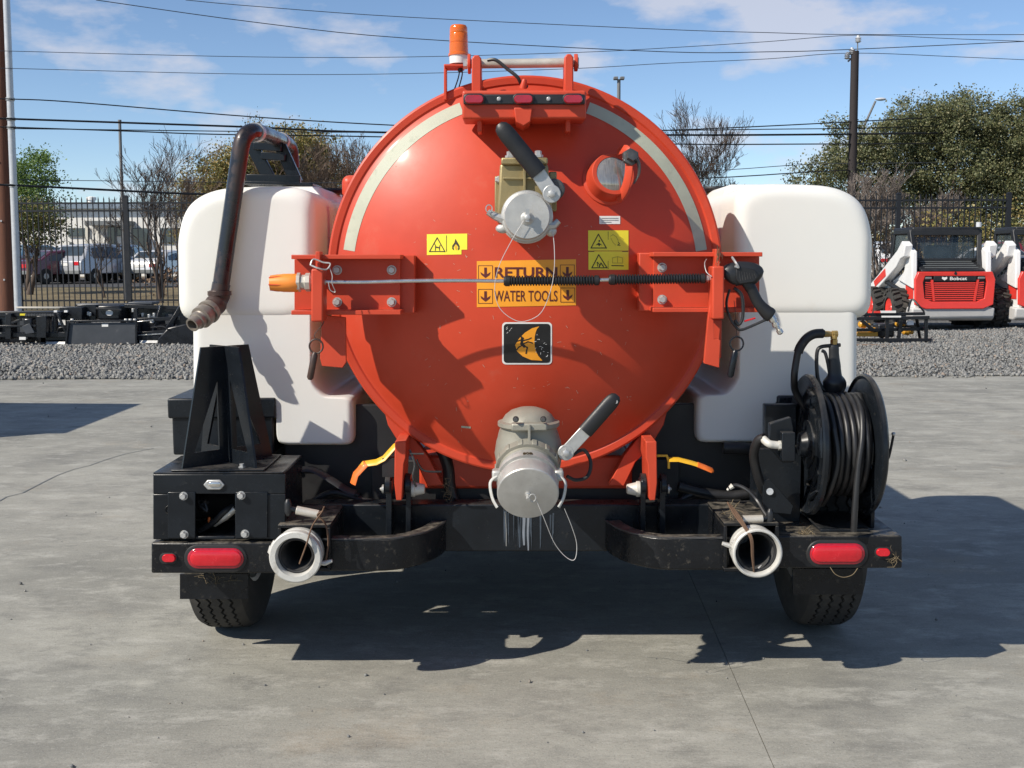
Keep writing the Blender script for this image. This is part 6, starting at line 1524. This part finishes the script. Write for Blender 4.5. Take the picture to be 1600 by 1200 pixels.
# ---------------------------------------------------------------- skid steer loaders
def make_loader(label):
    t = thing('skid_steer_loader', label, 'loader', (0, 0, 0), 'white compact loaders')
    def bx(nm, mt, *a, bev=.015, par=None, **k):
        m = MB(); m.box(*a); return part(m, nm, mt, par or t, bev=bev)
    def py(nm, mt, x0, x1, pts, bev=.012, par=None):   # side profile in (y,z) extruded along x
        m = MB(); m.prism([(x0, y, z) for y, z in pts], (x1 - x0, 0, 0)); return part(m, nm, mt, par or t, bev=bev)
    # body: rear at y=0, front +y
    py('chassis', 'loader_white', -.70, .70, [(.02, .42), (.06, 1.02), (.30, 1.10), (.9, 1.05), (2.3, .62), (2.4, .30), (.5, .24), (.10, .28)])
    py('counterweight', 'loader_grey', -.78, .78, [(-.06, .26), (-.08, .44), (.35, .46), (.45, .20), (.02, .20)], bev=.03)
    # tailgate with grille
    m = MB(); Xo = [(-.74, .50), (-.55, .42), (.55, .42), (.74, .50), (.76, .98), (.70, 1.12), (-.70, 1.12), (-.76, .98)]
    Xi = [(-.56, .62), (-.42, .56), (.42, .56), (.56, .62), (.60, .92), (.56, 1.04), (-.56, 1.04), (-.60, .92)]
    vs = [(x, -.06, z) for x, z in Xo] + [(x * .985, -.11, .78 + (z - .78) * .985) for x, z in Xo] + [(x, -.10, z) for x, z in Xi] + [(x, -.04, z) for x, z in Xi]
    fs = []
    for j in range(3):
        for i in range(8): fs.append((j * 8 + i, j * 8 + (i + 1) % 8, (j + 1) * 8 + (i + 1) % 8, (j + 1) * 8 + i))
    m.add(vs, fs); tg = part(m, 'tailgate', 'loader_red', t, bev=.01)
    m = MB(); m.prism([(x, -.045, z) for x, z in Xi], (0, .03, 0)); part(m, 'grille_backing', 'loader_black', tg)
    for j in range(9):
        z = .585 + j * .039
        m = MB(); w = .40; m.box(-w + .012, w - .012, -.088, -.05, z, z + .022); part(m, 'grille_slat', 'loader_red', tg)
        for s in (-1, 1):
            m = MB(); m.hexa([(s * .42, -.086, z), (s * .545, -.086, z + .012), (s * .545, -.086, z + .030), (s * .42, -.086, z + .020)], [(s * .42, -.05, z), (s * .545, -.05, z + .012), (s * .545, -.05, z + .030), (s * .42, -.05, z + .020)]); part(m, 'grille_slat', 'loader_red', tg)
    for s in (-1, 1):
        m = MB(); m.hexa([(s * .36, -.094, .57), (s * .40, -.094, .57), (s * .45, -.094, .97), (s * .41, -.094, .97)], [(s * .36, -.05, .57), (s * .40, -.05, .57), (s * .45, -.05, .97), (s * .41, -.05, .97)]); part(m, 'grille_bar', 'loader_red', tg)
        bx('tail_light', 'trim_grey', s * .50 - .07, s * .50 + .07, -.092, -.05, .975, 1.025, par=tg)
    bx('name_plate', 'loader_black', -.40, .40, -.096, -.05, .945, 1.04, par=tg, bev=.008)
    vs_, fs_ = text_polys('Bobcat', .02); m = MB(); m.add([(-.10 + u * .32, -.0985, .962 + v * .062) for u, v in vs_], fs_); build(m, 'lettering', 'sticker_white', tg, sm=0)
    m = MB(); m.prism([(-.245, -.0985, 1.026), (-.20, -.0985, 1.012), (-.155, -.0985, 1.026), (-.15, -.0985, .99), (-.20, -.0985, .957), (-.25, -.0985, .99)], (0, .002, 0)); build(m, 'emblem', 'sticker_white', tg, sm=0)
    m = MB(); m.lathe((0, -.10, 1.09), (0, -1, 0), [(0, .03), (.01, .028)], 14); part(m, 'lock', 'loader_black', tg)
    # engine cover
    py('engine_cover', 'loader_black', -.60, .60, [(.0, 1.125), (.02, 1.16), (.55, 1.34), (.62, 1.34), (.62, 1.10)])
    m = MB()
    for j in range(4): m.bar((-.5, .12 + j * .11, 1.195 + j * .038), (.5, .12 + j * .11, 1.195 + j * .038), .05, .012)
    part(m, 'cover_vent', 'trim_grey', t)
    # cab
    cab = MB()
    for s in (-1, 1):
        cab.bar((s * .60, .30, 1.12), (s * .66, .52, 1.90), .09, .10); cab.bar((s * .62, 1.75, .70), (s * .60, 1.55, 1.90), .08, .08)
        cab.bar((s * .64, .50, 1.88), (s * .60, 1.56, 1.88), .09, .09); cab.bar((s * .63, .55, 1.20), (s * .62, 1.62, 1.10), .05, .06)
    cab.bar((-.68, .50, 1.86), (.68, .50, 1.86), .10, .12); cab.bar((-.62, .46, 1.34), (.62, .46, 1.34), .06, .06); cab.bar((-.62, 1.56, 1.86), (.62, 1.56, 1.86), .08, .08)
    cb = part(cab, 'cab_frame', 'loader_black', t, bev=.015)
    bx('cab_roof', 'loader_black', -.64, .64, .46, 1.60, 1.90, 1.965, bev=.03, par=cb)
    m = MB(); m.prism([(-.56, .50, 1.37), (.56, .50, 1.37), (.58, .56, 1.79), (-.58, .56, 1.79)], (0, .008, 0)); part(m, 'rear_window', 'cab_glass', cb)
    for s in (-1, 1):
        m = MB(); m.prism([(s * .625, .62, 1.24), (s * .625, 1.56, 1.16), (s * .61, 1.48, 1.82), (s * .62, .64, 1.82)], (s * .006, 0, 0)); part(m, 'side_window', 'cab_glass', cb)
    bx('seat', 'trim_grey', -.26, .26, .75, .90, 1.0, 1.62, bev=.05, par=cb); bx('seat_cushion', 'trim_grey', -.28, .28, .90, 1.35, .95, 1.08, bev=.04, par=cb)
    # lift arms
    for s in (-1, 1):
        xa, xb = sorted((s * .72, s * .88))
        py('lift_arm', 'loader_white', xa, xb, [(.16, 1.62), (.34, 1.70), (.60, 1.52), (1.75, 1.02), (2.5, .72), (2.75, .34), (2.58, .30), (2.34, .56), (1.60, .80), (.62, 1.20), (.40, 1.36), (.22, 1.40)], bev=.02)
        py('upright', 'loader_white', s * .70 - .05, s * .70 + .05, [(.05, .80), (.12, 1.50), (.34, 1.58), (.55, 1.12), (.9, .95)], bev=.02)
        py('arm_decal', 'loader_red', xa if s < 0 else xb - .003, xa + .003 if s < 0 else xb, [(1.35, 1.10), (1.9, .885), (1.82, .80), (1.30, .99)], bev=0) if False else None
        m = MB(); xd = s * .884; m.prism([(xd, y, z) for y, z in ((1.25, 1.17), (1.95, .90), (1.85, .79), (1.20, 1.02))], (s * .004, 0, 0)); part(m, 'arm_decal', 'loader_red', t)
        m = MB(); m.cyl((s * .80, .55, .75), (s * .80, 1.5, .92), .045, n=12); m.cyl((s * .80, 1.4, .90), (s * .80, 1.9, .98), .028, n=12); part(m, 'lift_cylinder', 'loader_black', t)
        m = MB(); xd = s * .706; m.prism([(xd, y, z) for y, z in ((.10, .60), (.5, .60), (.55, .95), (.12, .95))], (s * .006, 0, 0)); part(m, 'side_decal', 'loader_red', t)
        for y in (.62, 1.78):
            m = MB(); R0 = .40; c = Vector((s * .86, y, R0)); n = 20
            m.lathe(c - Vector((s * .15, 0, 0)), (s, 0, 0), [(0, .22), (.02, .32), (.04, .36), (.26, .36), (.28, .32), (.30, .22)], 36, cap=False)
            for j in range(18):
                for q, off in ((-1, 0), (1, .5)):
                    a = 2 * math.pi * (j + off) / 18; dd = Vector((0, math.cos(a), math.sin(a))); tt = Vector((0, -math.sin(a), math.cos(a)))
                    m.bar(c + dd * .375 + Vector((q * .01, 0, 0)), c + dd * .372 + Vector((q * .145, 0, 0)) + tt * .05, .05, .05, up=tuple(dd))
            wh = part(m, 'wheel', 'tyre', t, sm=30)
            m = MB(); m.lathe(c + Vector((s * .06, 0, 0)), (s, 0, 0), [(0, .22), (.04, .225), (.07, .22), (.05, .16), (.045, .10), (.06, .09), (.06, .01)], 24, cap=False); part(m, 'rim', 'loader_red', wh)
    m = MB(); m.box(-.85, .85, 2.55, 2.62, .18, .62); part(m, 'quick_attach_plate', 'loader_black', t, bev=.01)
    m = MB(); m.cyl((.60, .40, 1.96), (.60, .40, 2.05), .05, n=14); part(m, 'beacon', 'insulator', t)
    return t
q = W(1487, 500, 18.0)
ld = make_loader('white loader with red rear grille parked nearest the right tank'); ld.location = (q.x, 18.0, .01)
ld2 = dup(ld, (q.x + 1.92, 17.9, .01), R(-3), 'white loader cut off by the right photo edge')

# ---------------------------------------------------------------- loader attachments on the gravel
def att(label, name, px, Y):
    b = W(px, 540, Y); b.z = .03; return thing(name, label, 'attachment', b)
AY = 14.75
def B(par, nm, mt, x0, y0, x1, y1, Y0, Y1, bev=.006): m = MB(); m.pbox(x0, y0, x1, y1, Y0, Y1); return part(m, nm, mt, par, bev=bev)
def bars(par, nm, mt, segs, w=.05, t=.05):
    for (a, b) in segs: m = MB(); m.bar(W(*a), W(*b), w, t, up=(0, 0, 1)); part(m, nm, mt, par, bev=.004)
t = att('black framed grey plate leaning on the left attachments, white tag on top', 'grading_plate', 160, AY)
m = MB(); m.ppoly([(108, 505), (211, 504), (212, 537), (104, 538)], AY, AY + .02); part(m, 'face_plate', 'attach_grey', t)
bars(t, 'frame_bar', 'attach_black', [((104, 502, AY - .02), (215, 501, AY - .02)), ((102, 540, AY - .02), (215, 538, AY - .02)), ((107, 502, AY - .021), (103, 540, AY - .021)), ((212.5, 501, AY - .021), (213, 539, AY - .021))], .03, .03)
B(t, 'tag', 'sticker_white', 159, 506, 169, 510.5, AY - .004, AY - .001, 0)
for x in (112, 196, 203, 210): B(t, 'bolt_cover', 'zinc', x - 2.5, 498, x + 2.5, 501.5, AY - .04, AY, .01)
bars(t, 'prop', 'attach_black', [((120, 504, AY + .05), (124, 536, AY + .5)), ((200, 504, AY + .05), (198, 536, AY + .5))], .05, .05)
t = att('long black trencher frame with chain at the far left', 'trencher', 45, AY)
B(t, 'main_beam', 'attach_black', -20, 487, 95, 495, AY + .1, AY + .35); B(t, 'lower_beam', 'attach_black', -20, 520, 104, 527, AY + .05, AY + .25); B(t, 'side_frame', 'attach_black', 8, 490, 17, 530, AY, AY + .25); B(t, 'side_frame', 'attach_black', 57, 494, 72, 528, AY - .05, AY + .2); B(t, 'hydraulic_motor', 'attach_black', 36, 497, 50, 517, AY, AY + .2, .03)
m = MB()
for j in range(11):
    c = W(42 + j * 4.2, 492, AY + .06); m.lathe(c, (0, -1, 0), [(0, .022), (.03, .022)], 8)
part(m, 'chain', 'worn_steel', t)
B(t, 'top_rail', 'pin_rod', 25, 479.5, 118, 482, AY + .9, AY + 1.0, .004); B(t, 'guard_plate', 'attach_black', 93, 480, 128, 500, AY + .35, AY + .6)
bars(t, 'brace', 'attach_black', [((-10, 510, AY), (57, 509, AY)), ((76, 492, AY + .1), (78, 524, AY + .1)), ((86, 492, AY + .1), (86, 524, AY + .1)), ((18, 505, AY), (34, 499, AY)), ((90, 490, AY), (104, 522, AY))], .035, .035)
m = MB(); m.ppoly([(34, 510), (46, 505), (54, 520), (40, 522)], AY - .06, AY - .04); part(m, 'skid_shoe', 'attach_grey', t, bev=.004)
B(t, 'tag', 'sticker_white', 30, 526.5, 40, 531, AY - .06, AY - .05, 0); B(t, 'tag', 'decal_yellow', 31, 490, 40, 493, AY + .09, AY + .099, 0)
for x in (84, 100): B(t, 'tag', 'sticker_white', x, 485, x + 5, 488, AY + .05, AY + .09, 0)
m = MB(); m.tube(spline([W(90, 520, AY - .02), W(92, 513, AY - .05), W(100, 512, AY - .05), W(104, 516, AY - .02)], 5), .012, 6); part(m, 'hose', 'hose_rubber', t)
t = att('black tiller drum with steel tines beneath the grey plate', 'tiller', 140, AY + .25)
B(t, 'housing', 'attach_black', 70, 524, 250, 533, AY + .1, AY + .6, .02)
m = MB()
for j in range(24):
    for r_ in range(2):
        x = (73 + j * 1.4 if j < 22 else 0)
        if j >= 22: continue
        c = W(x, 534 + r_ * 6.5, AY + .06 + .04 * r_); m.bar(c, c + Vector((0, -.02, -.04)), .012, .008)
        c = W(x + 146 if x + 146 < 246 else x + 100, 532 + r_ * 6.5, AY + .06 + .04 * r_); m.bar(c, c + Vector((0, -.02, -.04)), .012, .008)
part(m, 'tine', 'zinc', t, sm=0)['kind'] = 'stuff'
m = MB(); a, b = W(72, 537, AY + .3), W(248, 536, AY + .3); m.cyl(a, b, .05, n=12); part(m, 'drum', 'attach_black', t)
t = att('black post driver head with round white label behind the grey plate', 'auger_drive', 165, AY + .8)
B(t, 'gear_case', 'attach_black', 152, 477, 188, 500, AY + .5, AY + .9, .03); B(t, 'side_plate', 'attach_black', 120, 476, 150, 500, AY + .55, AY + .7, .01); B(t, 'top_rail', 'attach_black', 118, 474.5, 235, 478, AY + .8, AY + 1.0, .01)
m = MB(); c = W(170.5, 489, AY + .49); m.lathe((c.x, AY + .5, c.z), (0, -1, 0), [(0, .06), (.006, .06)], 24, ell=(.75, 1)); part(m, 'round_label', 'sticker_white', t)
for (x, y) in ((137, 490), (140, 491), (207, 485), (222, 492), (232, 494), (240, 492)): B(t, 'fitting', 'zinc', x - 1.5, y - 3, x + 2, y + 3, AY + .45, AY + .5, .006)
bars(t, 'hydraulic_hose', 'hose_rubber', [((150, 482, AY + .45), (190, 484, AY + .45)), ((126, 484, AY + .5), (134, 500, AY + .5))], .03, .03)
t = att('black angled dozer blade beside the left white tank', 'dozer_blade', 255, AY + .1)
m = MB(); m.ppoly([(246, 530), (262, 512), (290, 506), (312, 512), (315, 540), (246, 541)], AY, AY + .3); part(m, 'blade', 'attach_black', t, bev=.02)
bars(t, 'frame_bar', 'attach_black', [((195, 478, AY + .6), (300, 482, AY + .6)), ((252, 477, AY + .5), (240, 520, AY + .4)), ((212, 500, AY + .4), (280, 497, AY + .4)), ((215, 522, AY + .2), (262, 518, AY + .2)), ((283, 478, AY + .4), (262, 512, AY + .3)), ((212, 482, AY + .4), (214, 520, AY + .4))], .06, .06)
bars(t, 'cylinder_rod', 'bright_steel', [((216, 524, AY + .1), (262, 521, AY + .1)), ((215, 503, AY + .3), (240, 500, AY + .3))], .02, .02)
m = MB(); m.tube(spline([W(236, 512, AY + .1), W(254, 510, AY), W(266, 516, AY), W(276, 508, AY + .1)], 5), .012, 6); part(m, 'hose', 'hose_rubber', t)
B(t, 'top_cover', 'attach_grey', 200, 472, 238, 476, AY + .7, AY + 1.1, .01)
def bucket(label, x0, x1, ytop, ybot, Y, tilt=0):
    t = att(label, 'loader_bucket', (x0 + x1) / 2, Y); a, b = W(x0, ybot, Y), W(x1, ytop, Y); H = b.z - .03; D_ = H * 1.3
    prof = [(0, .03), (D_ * .15, .03), (D_, .03 + H * .1), (D_, .03 + H * .12), (D_ * .3, .03 + H * .12), (D_ * .12, .03 + H * .5), (D_ * .14, .03 + H), (0, .03 + H), (-.02, .03 + H * .5)]
    m = MB(); m.prism([(a.x, Y + y, z) for y, z in prof], (b.x - a.x, 0, 0)); part(m, 'shell', 'attach_black', t, bev=.01)
    for x in (a.x, b.x - .02):
        m = MB(); m.prism([(x, Y, .03), (x, Y + D_, .04), (x, Y + D_ * .2, .03 + H)], (.02, 0, 0)); part(m, 'side_plate', 'attach_black', t, bev=.004)
    for u in (.25, .75):
        x = a.x + (b.x - a.x) * u; m = MB(); m.box(x - .06, x + .06, Y - .10, Y - .021, .10, .03 + H * .8); part(m, 'mount_plate', 'attach_grey', t, bev=.006)
    m = MB(); m.box(a.x + .05, b.x - .05, Y - .05, Y - .021, .03 + H * .86, .03 + H * .97); part(m, 'top_rail', 'attach_black', t, bev=.004)
    m = MB(); x = a.x + (b.x - a.x) * .5; m.box(x - .06, x + .06, Y - .026, Y - .021, .03 + H * .55, .03 + H * .75); part(m, 'tag', 'sticker_white', t)
bucket('black loader bucket behind the trencher at the far left', -25, 62, 488, 540, AY + .75)
bucket('black loader bucket behind the grey plate and tiller', 66, 130, 486, 538, AY + 1.0)
bucket('black loader bucket behind the dozer blade next to the white tank', 190, 292, 480, 540, AY + .95)
# right: hydraulic attachment in a black frame on a pallet
t = att('black framed yellow hydraulic attachment beside the right white tank', 'auger_rack', 1400, 14.6); RYY = 14.6
bars(t, 'frame_bar', 'attach_black', [((1330, 498, RYY), (1452, 496, RYY)), ((1330, 531, RYY), (1455, 531, RYY)), ((1386, 496, RYY + .02), (1386, 531, RYY + .02)), ((1447, 496, RYY + .02), (1447, 545, RYY + .02)), ((1365, 540, RYY - .1), (1364, 548, RYY - .1)), ((1330, 492, RYY + .6), (1445, 490, RYY + .6)), ((1432, 496, RYY + .02), (1438, 531, RYY + .6)), ((1345, 500, RYY + .2), (1380, 528, RYY + .25)), ((1396, 500, RYY + .2), (1442, 512, RYY + .25)), ((1330, 516, RYY + .15), (1450, 514, RYY + .15)), ((1408, 498, RYY + .1), (1404, 530, RYY + .1))], .045, .05)
for (cx, cy, r_) in ((1352, 506, 7), (1366, 515, 6), (1408, 505, 6), (1420, 517, 7)):
    m = MB(); m.lathe(W(cx - r_ * 1.4, cy, RYY + .3), (1, .2, -.15), [(0, M_(r_ * .5, RYY)), (.02, M_(r_ * .8, RYY)), (M_(r_ * 1.6, RYY), M_(r_ * .8, RYY)), (M_(r_ * 1.7, RYY), M_(r_ * .5, RYY)), (M_(r_ * 2.6, RYY), M_(r_ * .45, RYY))], 14); part(m, 'pump_body', 'attach_yellow', t)
B(t, 'yellow_plate', 'attach_yellow', 1340, 519, 1372, 526, RYY + .2, RYY + .4, .01); B(t, 'motor', 'attach_black', 1372, 506, 1398, 527, RYY + .2, RYY + .5, .03); B(t, 'tag', 'sticker_white', 1376, 485.5, 1400, 489, RYY + .55, RYY + .58, 0); B(t, 'tag', 'loader_red', 1366, 486, 1376, 489, RYY + .55, RYY + .58, 0); B(t, 'tag', 'sticker_white', 1378, 493.5, 1408, 496, RYY - .05, RYY - .03, 0); B(t, 'guard', 'loader_white', 1418, 501, 1428, 508, RYY + .05, RYY + .1, .004)
m = MB(); m.tube(spline([W(1419, 487, RYY + .4), W(1425, 468, RYY + .4), W(1436, 478, RYY + .3), W(1444, 487, RYY + .3)], 6), .016, 8); part(m, 'hose', 'hose_rubber', t)
t = thing('wood_pallet', 'low weathered pallet under the yellow attachment', 'pallet', (W(1400, 552, 14.3).x, 14.3, 0))
for j in range(4): m = MB(); m.pbox(1325, 538.5 + j * 1.0, 1455, 541 + j * 1.0, 14.15 + j * .22, 14.30 + j * .22); part(m, 'deck_board', 'pallet_wood', t, bev=.003)
for x in (1345, 1395, 1440): m = MB(); m.pbox(x, 541.5, x + 12, 553, 14.2, 14.95); part(m, 'bearer', 'pallet_wood', t, bev=.003)
# unseen box added at the left, shaped so its shadow falls on the concrete
t = thing('shadow_box', 'unseen plain grey box added left of the yard for its shadow', 'shadow caster', (-6.6, 5.4, 0))
m = MB(); m.box(-7.6, -5.62, 4.55, 6.35, .12, 1.78); part(m, 'body', 'shadow_box_white', t, bev=.02)
m = MB(); m.prism([(-7.65, 4.5, 1.78), (-5.58, 4.5, 1.78), (-5.58, 6.4, 1.80), (-7.65, 6.4, 2.02)], (0, 0, .03)); part(m, 'lid', 'shadow_box_white', t, bev=.005)
for y in (4.8, 5.9): m = MB(); m.box(-7.5, -5.7, y, y + .2, 0, .12); part(m, 'skid', 'attach_black', t)
m = MB(); m.box(-5.62, -5.59, 5.3, 5.36, .5, 1.4); part(m, 'door_bar', 'zinc', t)
